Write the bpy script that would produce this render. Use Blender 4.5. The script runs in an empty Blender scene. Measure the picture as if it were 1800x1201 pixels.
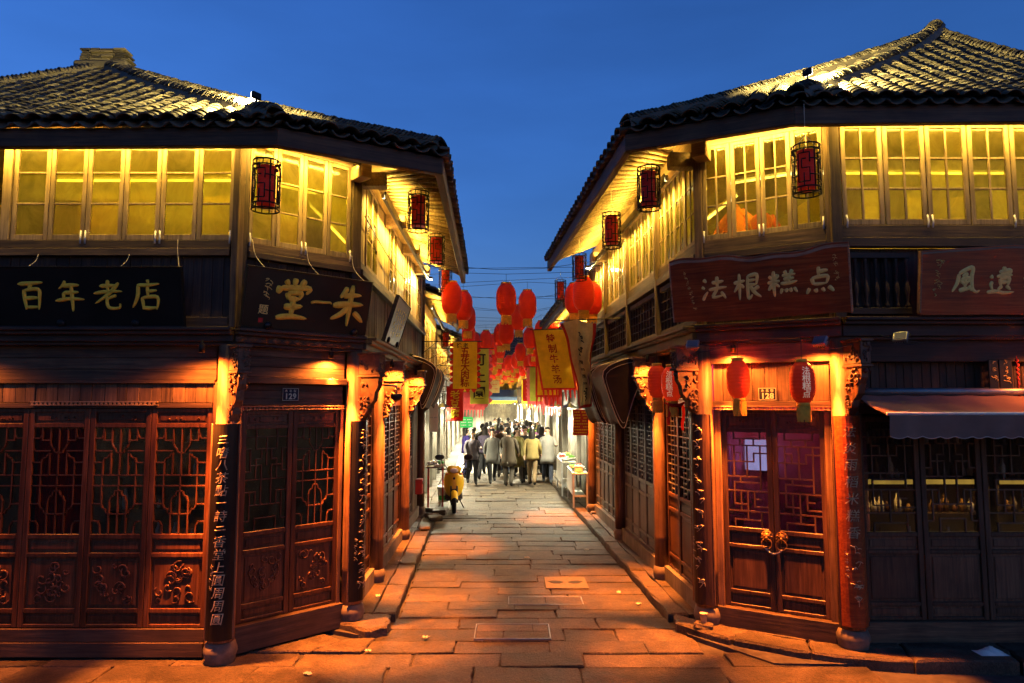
import bpy, math, random
from math import radians as RAD, sin, cos, pi
from mathutils import Vector, Matrix, noise

# ------------------------------------------------------------------ camera, sky, exposure
sc = bpy.context.scene
C = sc.collection
rng = random.Random(11)

cam = bpy.data.cameras.new('camera')
cam.lens, cam.sensor_width, cam.clip_start, cam.clip_end = 24.0, 36.0, 0.1, 3000.0
cam_ob = bpy.data.objects.new('camera', cam)
C.objects.link(cam_ob)
cam_ob.location = (0, 0, 2.6)
cam_ob.rotation_euler = (RAD(95.0), 0, 0)
sc.camera = cam_ob

world = bpy.data.worlds.new('World')
sc.world = world
world.use_nodes = True
wn = world.node_tree
sky = wn.nodes.new('ShaderNodeTexSky')
sky.sky_type = 'NISHITA'
sky.sun_disc = False
sky.sun_elevation = RAD(0.0)
sky.sun_rotation = RAD(138.0)
sky.ozone_density, sky.air_density, sky.dust_density = 4.6, 1.0, 0.3
sky_tc = wn.nodes.new('ShaderNodeTexCoord'); sky_mp = wn.nodes.new('ShaderNodeMapping'); sky_mp.inputs['Scale'].default_value = (1.2, 1.2, 5.0); sky_mp.inputs['Rotation'].default_value = (0, .25, .3)
sky_ns = wn.nodes.new('ShaderNodeTexNoise'); sky_ns.inputs['Scale'].default_value = 2.2; sky_ns.inputs['Detail'].default_value = 5.0
sky_mr = wn.nodes.new('ShaderNodeMapRange'); sky_mr.inputs[1].default_value = .3; sky_mr.inputs[2].default_value = .7; sky_mr.inputs[3].default_value = .9; sky_mr.inputs[4].default_value = 1.1
sky_mx = wn.nodes.new('ShaderNodeVectorMath'); sky_mx.operation = 'SCALE'      # faint streaks of high thin cloud
wn.links.new(sky_tc.outputs['Generated'], sky_mp.inputs[0]); wn.links.new(sky_mp.outputs[0], sky_ns.inputs['Vector']); wn.links.new(sky_ns.outputs[0], sky_mr.inputs[0])
wn.links.new(sky.outputs[0], sky_mx.inputs[0]); wn.links.new(sky_mr.outputs[0], sky_mx.inputs['Scale'])
wn.links.new(sky_mx.outputs[0], wn.nodes['Background'].inputs[0])
wn.nodes['Background'].inputs[1].default_value = 0.127

sc.view_settings.view_transform = 'Standard'
sc.view_settings.look = 'None'
sc.view_settings.gamma = 1.0
sc.view_settings.use_curve_mapping = False
sc.view_settings.exposure = 3.0

cy = sc.cycles
cy.use_denoising = True
try:
    cy.denoiser = 'OPENIMAGEDENOISE'
    cy.denoising_input_passes = 'RGB_ALBEDO_NORMAL'
except Exception:
    pass
cy.use_light_tree = True
cy.max_bounces = 5
cy.diffuse_bounces = 2
cy.glossy_bounces = 2
cy.use_adaptive_sampling = True
cy.adaptive_threshold = 0.012
cy.transmission_bounces = 2
cy.light_sampling_threshold = 0.02
cy.transparent_max_bounces = 8
cy.caustics_reflective = False
cy.caustics_refractive = False
cy.sample_clamp_indirect = 3.0

# ------------------------------------------------------------------ mesh helpers
T = Matrix.Translation
def RZ(a): return Matrix.Rotation(a, 4, 'Z')
def RX(a): return Matrix.Rotation(a, 4, 'X')
def RY(a): return Matrix.Rotation(a, 4, 'Y')
I4 = Matrix.Identity(4)
W = {}

class MB:
    def __init__(s):
        s.v = []; s.f = []; s.m = []; s.s = []
    def add(s, vs, fs, mi=0, sm=False, M=None):
        o = len(s.v)
        if M is not None:
            vs = [M @ Vector(v) for v in vs]
        s.v.extend([tuple(v) for v in vs])
        for f in fs:
            s.f.append(tuple(i + o for i in f)); s.m.append(mi); s.s.append(sm)
        return s
    def box(s, x0, x1, y0, y1, z0, z1, c=0.0, mi=0, M=None):
        c = min(c, abs(x1-x0)*.45, abs(y1-y0)*.45, abs(z1-z0)*.45)
        if c <= 0:
            vs = [(x, y, z) for x in (x0, x1) for y in (y0, y1) for z in (z0, z1)]
            fs = [(0,1,3,2),(4,6,7,5),(0,4,5,1),(2,3,7,6),(0,2,6,4),(1,5,7,3)]
            return s.add(vs, fs, mi, False, M)
        vs = []; fs = []; idx = {}
        X = (x0, x1); Y = (y0, y1); Z = (z0, z1)
        for i in (0, 1):
            for j in (0, 1):
                for k in (0, 1):
                    dx, dy, dz = (c, -c)[i], (c, -c)[j], (c, -c)[k]
                    idx[i,j,k,0] = len(vs); vs.append((X[i], Y[j]+dy, Z[k]+dz))
                    idx[i,j,k,1] = len(vs); vs.append((X[i]+dx, Y[j], Z[k]+dz))
                    idx[i,j,k,2] = len(vs); vs.append((X[i]+dx, Y[j]+dy, Z[k]))
        for i in (0, 1):
            fs.append([idx[i,j,k,0] for j,k in ((0,0),(1,0),(1,1),(0,1))])
            fs.append([idx[j,i,k,1] for j,k in ((0,0),(1,0),(1,1),(0,1))])
            fs.append([idx[j,k,i,2] for j,k in ((0,0),(1,0),(1,1),(0,1))])
        for a in (0, 1):
            for b in (0, 1):
                fs.append([idx[a,b,0,0], idx[a,b,1,0], idx[a,b,1,1], idx[a,b,0,1]])
                fs.append([idx[a,0,b,0], idx[a,1,b,0], idx[a,1,b,2], idx[a,0,b,2]])
                fs.append([idx[0,a,b,1], idx[1,a,b,1], idx[1,a,b,2], idx[0,a,b,2]])
                for d in (0, 1):
                    fs.append([idx[a,b,d,0], idx[a,b,d,1], idx[a,b,d,2]])
        return s.add(vs, fs, mi, False, M)
    def tube(s, pts, r, n=6, mi=0, closed=False, caps=True, M=None, flat=1.0):
        pts = [Vector(p) for p in pts]
        k = len(pts)
        rs = r if isinstance(r, (list, tuple)) else [r]*k
        vs = []; fs = []
        d = (pts[1]-pts[0]).normalized()
        up = Vector((0,0,1)) if abs(d.z) < .9 else Vector((1,0,0))
        nrm = d.cross(up).normalized()
        for i, p in enumerate(pts):
            if closed: d = pts[(i+1) % k]-pts[i-1]
            else: d = pts[min(i+1, k-1)]-pts[max(i-1, 0)]
            d = d.normalized() if d.length > 1e-9 else Vector((0,0,1))
            nrm = nrm - d*nrm.dot(d)
            nrm = nrm.normalized() if nrm.length > 1e-6 else d.orthogonal().normalized()
            b = d.cross(nrm)
            for j in range(n):
                a = 2*pi*j/n
                vs.append(p + (nrm*cos(a)*flat + b*sin(a))*rs[i])
        for i in range(k if closed else k-1):
            i2 = (i+1) % k
            for j in range(n):
                j2 = (j+1) % n
                fs.append((i*n+j, i*n+j2, i2*n+j2, i2*n+j))
        if caps and not closed:
            fs.append(tuple(range(n))[::-1]); fs.append(tuple((k-1)*n+j for j in range(n)))
        return s.add(vs, fs, mi, True, M)
    def lathe(s, prof, n=16, mi=0, M=None, sm=True, a0=0.0, a1=2*pi):
        vs = []; fs = []
        full = abs(a1-a0-2*pi) < 1e-6
        m = n if full else n+1
        for r, z in prof:
            for j in range(m):
                a = a0+(a1-a0)*j/n
                vs.append((r*cos(a), r*sin(a), z))
        for i in range(len(prof)-1):
            for j in range(n):
                j2 = (j+1) % m
                fs.append((i*m+j, i*m+j2, (i+1)*m+j2, (i+1)*m+j))
        if full:
            if prof[0][0] > 1e-5: fs.append(tuple(range(m))[::-1])
            if prof[-1][0] > 1e-5: fs.append(tuple((len(prof)-1)*m+j for j in range(m)))
        return s.add(vs, fs, mi, sm, M)
    def prism(s, poly, y0, y1, mi=0, M=None, sm=False):
        """poly in (x, z), extruded along y"""
        n = len(poly)
        vs = [(x, y0, z) for x, z in poly]+[(x, y1, z) for x, z in poly]
        fs = [tuple(range(n)), tuple(range(n, 2*n))[::-1]]+[(i, i+n, (i+1) % n+n, (i+1) % n) for i in range(n)]
        return s.add(vs, fs, mi, sm, M)
    def slab(s, poly, z0, z1, mi=0, M=None):
        n = len(poly)
        vs = [(x, y, z0) for x, y in poly]+[(x, y, z1) for x, y in poly]
        fs = [tuple(range(n))[::-1], tuple(range(n, 2*n))]+[(i, (i+1) % n, (i+1) % n+n, i+n) for i in range(n)]
        return s.add(vs, fs, mi, False, M)
    def grid(s, fn, nu, nv, mi=0, sm=True, M=None):
        vs = [fn(i/nu, j/nv) for i in range(nu+1) for j in range(nv+1)]
        fs = [(i*(nv+1)+j, (i+1)*(nv+1)+j, (i+1)*(nv+1)+j+1, i*(nv+1)+j+1) for i in range(nu) for j in range(nv)]
        return s.add(vs, fs, mi, sm, M)
    def ball(s, c, r, n=8, mi=0, sq=(1,1,1)):
        prof = [(max(1e-6, sin(pi*i/n))*r, -cos(pi*i/n)*r) for i in range(n+1)]
        return s.lathe(prof, n+2, mi, T(c) @ Matrix.Diagonal((sq[0], sq[1], sq[2], 1)))
    def mesh(s, name, mats):
        me = bpy.data.meshes.new(name)
        me.from_pydata(s.v, [], s.f)
        for m in (mats if isinstance(mats, (list, tuple)) else [mats]):
            me.materials.append(MAT[m] if isinstance(m, str) else m)
        me.polygons.foreach_set('material_index', s.m)
        me.polygons.foreach_set('use_smooth', s.s)
        me.update()
        return me

def link(name, data, parent=None, M=None):
    o = bpy.data.objects.new(name, data)
    C.objects.link(o)
    M = M if M is not None else (W[parent.name] if parent else I4)
    W[o.name] = M.copy()
    if parent:
        o.parent = parent
        o.matrix_basis = W[parent.name].inverted() @ M
    else:
        o.matrix_basis = M
    return o
def obj(name, mb, mat, parent=None, M=None):
    return link(name, mb.mesh(name, mat), parent, M)
def tag(o, label, cat, group=None):
    o['label'] = label; o['category'] = cat
    if group: o['group'] = group
    return o
def thing(name, label, cat, M=I4, group=None):
    o = link(name, None, None, M)
    o.empty_display_size = .1
    return tag(o, label, cat, group)
def struct(name, mb, mat, M=I4):
    o = obj(name, mb, mat, None, M); o['kind'] = 'structure'; return o
def lamp(kind, name, parent, M, watts, color, **kw):
    d = bpy.data.lights.new(name, kind)
    d.energy = watts; d.color = color
    for k, v in kw.items(): setattr(d, k, v)
    return link(name, d, parent, M)
def aim(p, q):
    """matrix at p whose -Z looks at q"""
    p = Vector(p); d = Vector(q)-p
    return T(p) @ d.to_track_quat('-Z', 'Y').to_matrix().to_4x4()
def FR(x, y, ux, uy, z=0.0):
    """facade frame: x runs along the wall, y points into the building"""
    l = math.hypot(ux, uy); ux /= l; uy /= l
    return Matrix(((ux, -uy, 0, x), (uy, ux, 0, y), (0, 0, 1, z), (0, 0, 0, 1)))
def smoothpts(pts, k=5):
    if len(pts) < 3: return [Vector(p) for p in pts]
    P = [Vector(p) for p in pts]; out = []
    for i in range(len(P)-1):
        a, b, c, d = P[max(i-1, 0)], P[i], P[i+1], P[min(i+2, len(P)-1)]
        for j in range(k):
            t = j/k
            out.append(.5*((2*b)+(c-a)*t+(2*a-5*b+4*c-d)*t*t+(3*b-a-3*c+d)*t**3))
    out.append(P[-1]); return out

# ------------------------------------------------------------------ materials
MAT = {}
def newmat(name):
    m = bpy.data.materials.new(name); m.use_nodes = True
    MAT[name] = m
    nt = m.node_tree
    return m, nt, nt.nodes['Principled BSDF'], nt.nodes['Material Output']
def N(nt, t, **kw):
    n = nt.nodes.new(t)
    for k, v in kw.items(): setattr(n, k, v)
    return n
def coords(nt, scale, rnd=True):
    tc = N(nt, 'ShaderNodeTexCoord')
    mp = N(nt, 'ShaderNodeMapping')
    mp.inputs['Scale'].default_value = scale
    nt.links.new(tc.outputs['Object'], mp.inputs['Vector'])
    if rnd:
        oi = N(nt, 'ShaderNodeObjectInfo')
        mul = N(nt, 'ShaderNodeMath', operation='MULTIPLY'); mul.inputs[1].default_value = 57.0
        nt.links.new(oi.outputs['Random'], mul.inputs[0])
        nt.links.new(mul.outputs[0], mp.inputs['Location'])
    return mp.outputs[0]
def ramp(nt, fac, stops):
    r = N(nt, 'ShaderNodeValToRGB')
    el = r.color_ramp.elements
    while len(el) < len(stops): el.new(.5)
    for e, (p, c) in zip(el, stops):
        e.position = p; e.color = (*c, 1) if len(c) == 3 else c
    nt.links.new(fac, r.inputs[0]); return r.outputs[0]
def mixc(nt, fac, a, b, mode='MIX'):
    m = N(nt, 'ShaderNodeMix', data_type='RGBA', blend_type=mode)
    if isinstance(fac, (int, float)): m.inputs[0].default_value = fac
    else: nt.links.new(fac, m.inputs[0])
    for s, i in ((a, 6), (b, 7)):
        if isinstance(s, tuple): m.inputs[i].default_value = (*s, 1)
        else: nt.links.new(s, m.inputs[i])
    return m.outputs[2]
def noisetex(nt, vec, scale, detail=5, rough=.6, dist=0.0):
    n = N(nt, 'ShaderNodeTexNoise')
    n.inputs['Scale'].default_value = scale; n.inputs['Detail'].default_value = detail
    n.inputs['Roughness'].default_value = rough; n.inputs['Distortion'].default_value = dist
    nt.links.new(vec, n.inputs['Vector']); return n.outputs[0]
def bump(nt, b, h, strength=.3, dist=.01):
    n = N(nt, 'ShaderNodeBump')
    n.inputs['Strength'].default_value = strength; n.inputs['Distance'].default_value = dist
    nt.links.new(h, n.inputs['Height']); nt.links.new(n.outputs[0], b.inputs['Normal'])

def wood(name, dark, mid, light, axis='Z', rough=.6, bmp=.4, wear=.35):
    m, nt, b, o = newmat(name)
    s = {'Z': (22, 22, 1.1), 'X': (1.1, 22, 22), '0': (9, 9, 9)}[axis]
    g = noisetex(nt, coords(nt, s), 1.6, 7, .65, .6)
    st = noisetex(nt, coords(nt, (1.6, 1.6, 1.6)), 1.3, 4, .6)
    c1 = ramp(nt, g, [(.28, dark), (.5, mid), (.75, light)])
    oi = N(nt, 'ShaderNodeObjectInfo')
    v = N(nt, 'ShaderNodeMapRange'); v.inputs[3].default_value = .62; v.inputs[4].default_value = 1.25
    nt.links.new(oi.outputs['Random'], v.inputs[0])
    hv = N(nt, 'ShaderNodeHueSaturation'); nt.links.new(v.outputs[0], hv.inputs['Value']); nt.links.new(c1, hv.inputs['Color'])
    stc = ramp(nt, st, [(.35, (.45, .42, .4)), (.6, (1, 1, 1))])
    c2 = mixc(nt, wear*2 if wear < .5 else 1.0, hv.outputs[0], stc, 'MULTIPLY')
    nt.links.new(c2, b.inputs['Base Color'])
    rr = N(nt, 'ShaderNodeMapRange'); rr.inputs[3].default_value = rough-.12; rr.inputs[4].default_value = rough+.18
    nt.links.new(g, rr.inputs[0]); nt.links.new(rr.outputs[0], b.inputs['Roughness'])
    bump(nt, b, g, bmp, .006)
    b.inputs['Specular IOR Level'].default_value = .3
    return m
def plain(name, col, rough=.6, metal=0.0, var=.25, scale=6.0, bmp=.15, emit=None, es=0.0):
    m, nt, b, o = newmat(name)
    n = noisetex(nt, coords(nt, (1, 1, 1)), scale, 5, .6)
    lo = tuple(c*(1-var) for c in col); hi = tuple(min(1, c*(1+var)) for c in col)
    nt.links.new(ramp(nt, n, [(.3, lo), (.7, hi)]), b.inputs['Base Color'])
    b.inputs['Roughness'].default_value = rough; b.inputs['Metallic'].default_value = metal
    if bmp: bump(nt, b, n, bmp, .004)
    b.inputs['Specular IOR Level'].default_value = .25
    if emit:
        b.inputs['Emission Color'].default_value = (*emit, 1); b.inputs['Emission Strength'].default_value = es
    return m
def emitter(name, col, s):
    m, nt, b, o = newmat(name)
    e = N(nt, 'ShaderNodeEmission'); e.inputs[0].default_value = (*col, 1); e.inputs[1].default_value = s
    nt.links.new(e.outputs[0], o.inputs[0]); return m
def glass(name, tint, clear, haze, rough=.08, dirt=(.3, .27, .2)):
    """dirty pane: partly clear, partly frosted, with a reflection on top"""
    m, nt, b, o = newmat(name)
    tr = N(nt, 'ShaderNodeBsdfTransparent'); tr.inputs[0].default_value = (*tint, 1)
    tl = N(nt, 'ShaderNodeBsdfTranslucent'); tl.inputs[0].default_value = (*tint, 1)
    df = N(nt, 'ShaderNodeBsdfDiffuse'); df.inputs[0].default_value = (*dirt, 1)
    gl = N(nt, 'ShaderNodeBsdfGlossy'); gl.inputs[1].default_value = rough
    n = noisetex(nt, coords(nt, (3, 3, 2)), 1.5, 6, .65, .8)
    oi = N(nt, 'ShaderNodeObjectInfo')
    tv = ramp(nt, oi.outputs['Random'], [(0, tuple(c*.62 for c in tint)), (.5, tuple(c*.85 for c in tint)), (1, tint)])
    nt.links.new(tv, tr.inputs[0]); nt.links.new(tv, tl.inputs[0])
    r = N(nt, 'ShaderNodeMapRange'); r.inputs[1].default_value = .3; r.inputs[2].default_value = .7
    r.inputs[3].default_value = max(0, haze-.18); r.inputs[4].default_value = min(1, haze+.18)
    nt.links.new(n, r.inputs[0])
    m1 = N(nt, 'ShaderNodeMixShader'); m1.inputs[0].default_value = .25
    nt.links.new(tl.outputs[0], m1.inputs[1]); nt.links.new(df.outputs[0], m1.inputs[2])
    m2 = N(nt, 'ShaderNodeMixShader'); nt.links.new(r.outputs[0], m2.inputs[0])
    nt.links.new(tr.outputs[0], m2.inputs[1]); nt.links.new(m1.outputs[0], m2.inputs[2])
    fr = N(nt, 'ShaderNodeFresnel'); fr.inputs[0].default_value = 1.18
    m3 = N(nt, 'ShaderNodeMixShader'); nt.links.new(fr.outputs[0], m3.inputs[0])
    nt.links.new(m2.outputs[0], m3.inputs[1]); nt.links.new(gl.outputs[0], m3.inputs[2])
    nt.links.new(m3.outputs[0], o.inputs[0]); return m

wood('wood_plank', (.035, .022, .013), (.11, .065, .035), (.2, .125, .065), 'Z', .7)
wood('wood_plank_dark', (.02, .012, .008), (.055, .03, .018), (.1, .055, .03), 'Z', .65)
wood('wood_beam', (.03, .018, .011), (.095, .055, .03), (.18, .105, .055), 'X', .65)
wood('wood_beam_dark', (.018, .011, .008), (.05, .028, .017), (.095, .052, .03), 'X', .6)
wood('wood_pale', (.1, .066, .035), (.24, .16, .085), (.36, .25, .14), 'Z', .65)
wood('wood_pale_flat', (.1, .066, .035), (.24, .16, .085), (.36, .25, .14), 'X', .65)
wood('wood_column', (.06, .03, .016), (.17, .085, .042), (.28, .15, .075), 'Z', .5, .6)
wood('wood_carved', (.07, .032, .017), (.17, .08, .04), (.26, .13, .065), '0', .5, .5)
wood('lacquer_door', (.026, .01, .005), (.08, .029, .013), (.15, .06, .026), 'Z', .3, .15, .2)
wood('lacquer_panel', (.03, .011, .005), (.09, .032, .014), (.16, .065, .028), 'Z', .32, .25, .25)
wood('door_dark', (.02, .009, .006), (.065, .028, .015), (.12, .055, .028), 'Z', .38, .2, .2)
wood('door_brown', (.035, .018, .011), (.12, .058, .03), (.2, .105, .055), 'Z', .5, .3, .3)
wood('door_grey', (.05, .045, .036), (.12, .105, .085), (.2, .18, .15), 'Z', .5, .2, .2)
wood('wood_weathered', (.06, .055, .045), (.17, .15, .12), (.28, .25, .2), 'Z', .75, .4)
wood('sign_red', (.16, .022, .003), (.3, .05, .006), (.46, .11, .018), 'X', .45, .2, .3)
wood('sign_edge', (.2, .1, .05), (.36, .2, .11), (.5, .3, .17), 'X', .7, .5)
plain('sign_black', (.012, .009, .007), .28, 0, .3, 3, .05)
plain('sign_olive', (.035, .026, .014), .3, 0, .4, 1.2, .05)
plain('sign_brown', (.1, .07, .05), .5, 0, .3, 4, .1)
plain('gold', (1.0, .55, .05), .6, 0, .2, 25, .3)
plain('gold_pale', (.95, .6, .16), .55, .0, .15, 25, .2)
plain('ink_white', (.55, .5, .4), .6, 0, .2)
plain('iron', (.02, .017, .014), .5, .6, .3)
plain('brass', (.2, .1, .03), .5, .6, .3)
plain('stone_base', (.11, .085, .062), .75, 0, .35, 12, .5)
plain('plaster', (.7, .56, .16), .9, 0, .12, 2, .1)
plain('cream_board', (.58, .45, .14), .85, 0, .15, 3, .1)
plain('red_cloth', (.42, .03, .02), .8, 0, .3, 5, .3)
plain('costume_red', (.3, .008, .008), .8, 0, .3, 8, .3)
plain('pink_cloth', (.7, .2, .22), .8, 0, .2, 5, .3)
plain('plate_blue', (.006, .009, .022), .6)
plain('plate_ink', (.5, .48, .33), .5, 0, .1)
plain('white_paint', (.7, .68, .62), .5, 0, .12)
plain('grey_metal', (.25, .25, .25), .4, .7, .2)
plain('awning_brown', (.05, .018, .01), .75, 0, .3, 4, .3)
plain('awning_grey', (.2, .105, .075), .8, 0, .2, 3, .3)
plain('awning_trim', (.55, .36, .26), .7)
plain('string', (.5, .42, .3), .9)
plain('wire', (.015, .015, .018), .6)
plain('interior_dark', (.07, .042, .026), .8, 0, .4, 2)
plain('interior_mauve', (.22, .06, .11), .7, 0, .3, 2)
plain('flag_yellow', (.85, .62, .04), .75, 0, .14, 7, .35)
plain('flag_lime', (.6, .6, .12), .75, 0, .12, 7, .3)
plain('flag_cream', (.5, .38, .17), .8, 0, .2, 6, .35)
plain('flag_red', (.5, .025, .015), .75, 0, .2, 7, .3)
plain('flag_pink', (.62, .1, .1), .75, 0, .2, 7, .3)
for nm_ in ('flag_yellow', 'flag_lime', 'flag_cream', 'flag_red', 'flag_pink'):
    nt_ = MAT[nm_].node_tree; pb = nt_.nodes['Principled BSDF']; tl_ = N(nt_, 'ShaderNodeBsdfTranslucent'); mx = N(nt_, 'ShaderNodeMixShader'); mx.inputs[0].default_value = .5
    nt_.links.new(pb.inputs['Base Color'].links[0].from_socket, tl_.inputs[0]); nt_.links.new(pb.outputs[0], mx.inputs[1]); nt_.links.new(tl_.outputs[0], mx.inputs[2])
    nt_.links.new(mx.outputs[0], nt_.nodes['Material Output'].inputs[0])
plain('flag_ink', (.025, .018, .016), .8)
plain('flag_ink_red', (.36, .03, .012), .8)
plain('lantern_gold', (.75, .38, .035), .6, 0, .2, 20, .2)
plain('lantern_white', (.85, .7, .5), .6, emit=(1, .6, .3), es=.03)
plain('drain_stone', (.12, .1, .078), .8, 0, .25, 20, .4)
plain('rubber', (.015, .015, .016), .75)
plain('scooter_yellow', (.72, .5, .03), .22, 0, .06, 3, 0)
plain('scooter_black', (.02, .02, .022), .35)
plain('chrome', (.5, .5, .5), .2, .9)
plain('plastic_white', (.72, .68, .6), .4, 0, .08)
plain('plastic_red', (.5, .05, .03), .4, 0, .1)
plain('plastic_green', (.04, .3, .06), .4, 0, .1)
plain('steel', (.45, .46, .46), .35, .7, .15)
plain('lamp_glass_off', (.1, .1, .12), .6, 0, .1)
plain('paper', (.5, .42, .32), .9, 0, .1)
plain('sign_green', (.02, .4, .08), .5, 0, .1, emit=(.05, 1, .2), es=.035)
plain('mortar', (.05, .042, .035), .95, 0, .4, 8, .6)
plain('produce_green', (.08, .2, .03), .7)
plain('produce_white', (.65, .62, .55), .7)
plain('produce_orange', (.6, .2, .03), .6)
plain('shutter_blue', (.03, .06, .12), .5, 0, .15)
emitter('tube_glow', (1.0, .78, .3), 1.6)
emitter('lamp_white', (1.0, .93, .75), 2.2)
emitter('lamp_amber', (1.0, .36, .05), 2.5)
emitter('screen_glow', (.5, .5, 1.0), .16)
emitter('gold_strip', (1.0, .6, .1), .07)
emitter('shop_light', (1.0, .95, .85), .5)
glass('window_pane', (.95, .86, .3), .6, .5, .12, (.12, .1, .04))
glass('window_pane_clear', (.9, .82, .4), .6, .14, .1, (.12, .1, .04))
glass('door_pane', (.85, .85, .85), .9, .1, .04, (.1, .09, .08))

def stone_mat():
    m, nt, b, o = newmat('paving_stone')
    v = coords(nt, (1, 1, 1))
    n1 = noisetex(nt, v, 3.0, 8, .7, .4); n2 = noisetex(nt, v, 40.0, 4, .7)
    oi = N(nt, 'ShaderNodeObjectInfo')
    base = ramp(nt, n1, [(.28, (.03, .023, .016)), (.5, (.095, .07, .047)), (.72, (.165, .125, .085))])
    tint = ramp(nt, oi.outputs['Random'], [(0, (.62, .6, .58)), (.5, (.95, .9, .85)), (1, (1.2, 1.12, 1.02))])
    c = mixc(nt, 1.0, base, tint, 'MULTIPLY')
    sp = ramp(nt, n2, [(.35, (.55, .55, .55)), (.6, (1.1, 1.1, 1.1))])
    c = mixc(nt, .8, c, sp, 'MULTIPLY')
    n3 = noisetex(nt, v, 130.0, 2, .5); c = mixc(nt, .55, c, ramp(nt, n3, [(.38, (.35, .35, .35)), (.52, (1, 1, 1)), (.7, (1.5, 1.45, 1.4))]), 'MULTIPLY')
    n4 = noisetex(nt, v, 1.3, 5, .7, 1.0); c = mixc(nt, .7, c, ramp(nt, n4, [(.38, (.4, .37, .35)), (.55, (1, 1, 1))]), 'MULTIPLY')
    nt.links.new(c, b.inputs['Base Color'])
    r = N(nt, 'ShaderNodeMapRange'); r.inputs[3].default_value = .42; r.inputs[4].default_value = .85
    nt.links.new(n1, r.inputs[0]); nt.links.new(r.outputs[0], b.inputs['Roughness'])
    ad = N(nt, 'ShaderNodeMath', operation='ADD'); nt.links.new(n1, ad.inputs[0]); nt.links.new(n2, ad.inputs[1])
    bump(nt, b, ad.outputs[0], 1.0, .025)
    b.inputs['Specular IOR Level'].default_value = .3
stone_mat()
def tile_mat():
    m, nt, b, o = newmat('roof_tile')
    g = N(nt, 'ShaderNodeNewGeometry')
    tc = N(nt, 'ShaderNodeTexCoord')
    n = noisetex(nt, tc.outputs['Object'], 4.0, 6, .7)
    n3 = N(nt, 'ShaderNodeMix', data_type='FLOAT'); n3.inputs[0].default_value = .55
    nt.links.new(n, n3.inputs[2]); nt.links.new(g.outputs['Random Per Island'], n3.inputs[3])
    nt.links.new(ramp(nt, n3.outputs[0], [(.25, (.02, .017, .011)), (.5, (.06, .052, .03)), (.8, (.14, .12, .068))]), b.inputs['Base Color'])
    b.inputs['Roughness'].default_value = .7
    bump(nt, b, n, .4, .01)
tile_mat()
def lantern_mat(name, lo, hi, es):
    """ribbed silk skin, with a soft red glow put into its colour"""
    m, nt, b, o = newmat(name)
    tc = N(nt, 'ShaderNodeTexCoord')
    w = N(nt, 'ShaderNodeTexWave', bands_direction='Z'); w.inputs['Scale'].default_value = 9.0
    nt.links.new(tc.outputs['Object'], w.inputs['Vector'])
    n = noisetex(nt, tc.outputs['Object'], 5, 4)
    c = ramp(nt, n, [(.3, lo), (.7, hi)])
    nt.links.new(c, b.inputs['Base Color']); b.inputs['Roughness'].default_value = .6; b.inputs['Specular IOR Level'].default_value = .15
    b.inputs['Emission Color'].default_value = (1.0, .04, .006, 1)
    oi = N(nt, 'ShaderNodeObjectInfo'); mr = N(nt, 'ShaderNodeMapRange'); mr.inputs[3].default_value = es*.45; mr.inputs[4].default_value = es*1.7
    nt.links.new(oi.outputs['Random'], mr.inputs[0]); nt.links.new(mr.outputs[0], b.inputs['Emission Strength'])
    bump(nt, b, w.outputs[0], .25, .01)
lantern_mat('lantern_red', (.42, .012, .005), (.58, .02, .008), .014)
lantern_mat('lantern_red_shop', (.5, .02, .008), (.65, .04, .012), .026)
lantern_mat('lantern_core', (.3, .02, .02), (.42, .03, .025), .006)  # cage lantern cores are unlit; a faint glow is put into their colour

# lettering is cut before anything else stands in the scene
_glyph = {}
def glyph(ch, bold=.012):
    k = (ch, bold)
    if k not in _glyph:
        cu = bpy.data.curves.new('lettering', 'FONT'); cu.body = ch; cu.size = 1.0; cu.offset = bold; cu.resolution_u = 2; cu.align_x = 'CENTER'
        cu.extrude = .02
        o = bpy.data.objects.new('lettering', cu); C.objects.link(o)
        me = bpy.data.meshes.new_from_object(o.evaluated_get(bpy.context.evaluated_depsgraph_get()))
        vs = [v.co.copy() for v in me.vertices]; fs = [tuple(p.vertices) for p in me.polygons]
        if vs:
            cx = (min(v.x for v in vs)+max(v.x for v in vs))/2; cy_ = (min(v.y for v in vs)+max(v.y for v in vs))/2
            vs = [Vector((v.x-cx, v.y-cy_, v.z)) for v in vs]
        bpy.data.objects.remove(o); bpy.data.meshes.remove(me); bpy.data.curves.remove(cu)
        _glyph[k] = (vs, fs)
    return _glyph[k]
for ch_ in '三嗜八茶點一詩二香堂上圓周法炎雨稻米糕': glyph(ch_, .0)
for ch_, b_ in [('题', .008)]+[(c, .015) for c in '水北街徐老']+[(c, .03) for c in '1298黑']+[(c, .012) for c in '法根糕点']+[(c, .02) for c in '五花大肉粽可上園特制牛羊汤米老豆腐']: glyph(ch_, b_)
for c_ in '雨稻米糕香': glyph(c_, .0)

# ------------------------------------------------------------------ street plan (metres; camera stands at x=0 y=0)
def xL(y): return -1.79-.045*(y-9.77)       # left wall line along the alley
def xR(y): return 2.11-.045*(y-9.9)         # right wall line
def kL(y): return -1.37-.045*(y-8.04)       # kerb lines
def kR(y): return 1.86-.045*(y-8.2)
LA, LB = Vector((-2.93, 7.12)), Vector((-1.86, 8.14))
RB, RA = Vector((2.23, 8.02)), Vector((3.51, 7.26))
SIDE_Z = .10

# ------------------------------------------------------------------ ground, paving
g = MB(); g.add([(-900, -300, -.09), (900, -300, -.09), (900, 1500, -.09), (-900, 1500, -.09)], [(0, 1, 2, 3)])
ground = struct('ground', g, 'mortar')
street = struct('street', MB().add([(-14, 3, -.028), (14, 3, -.028), (14, 8.6, -.028), (3.4, 8.6, -.028), (0.2, 70, -.028), (-7.2, 70, -.028), (-3.4, 8.6, -.028), (-14, 8.6, -.028)], [tuple(range(8))]), 'mortar')

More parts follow.
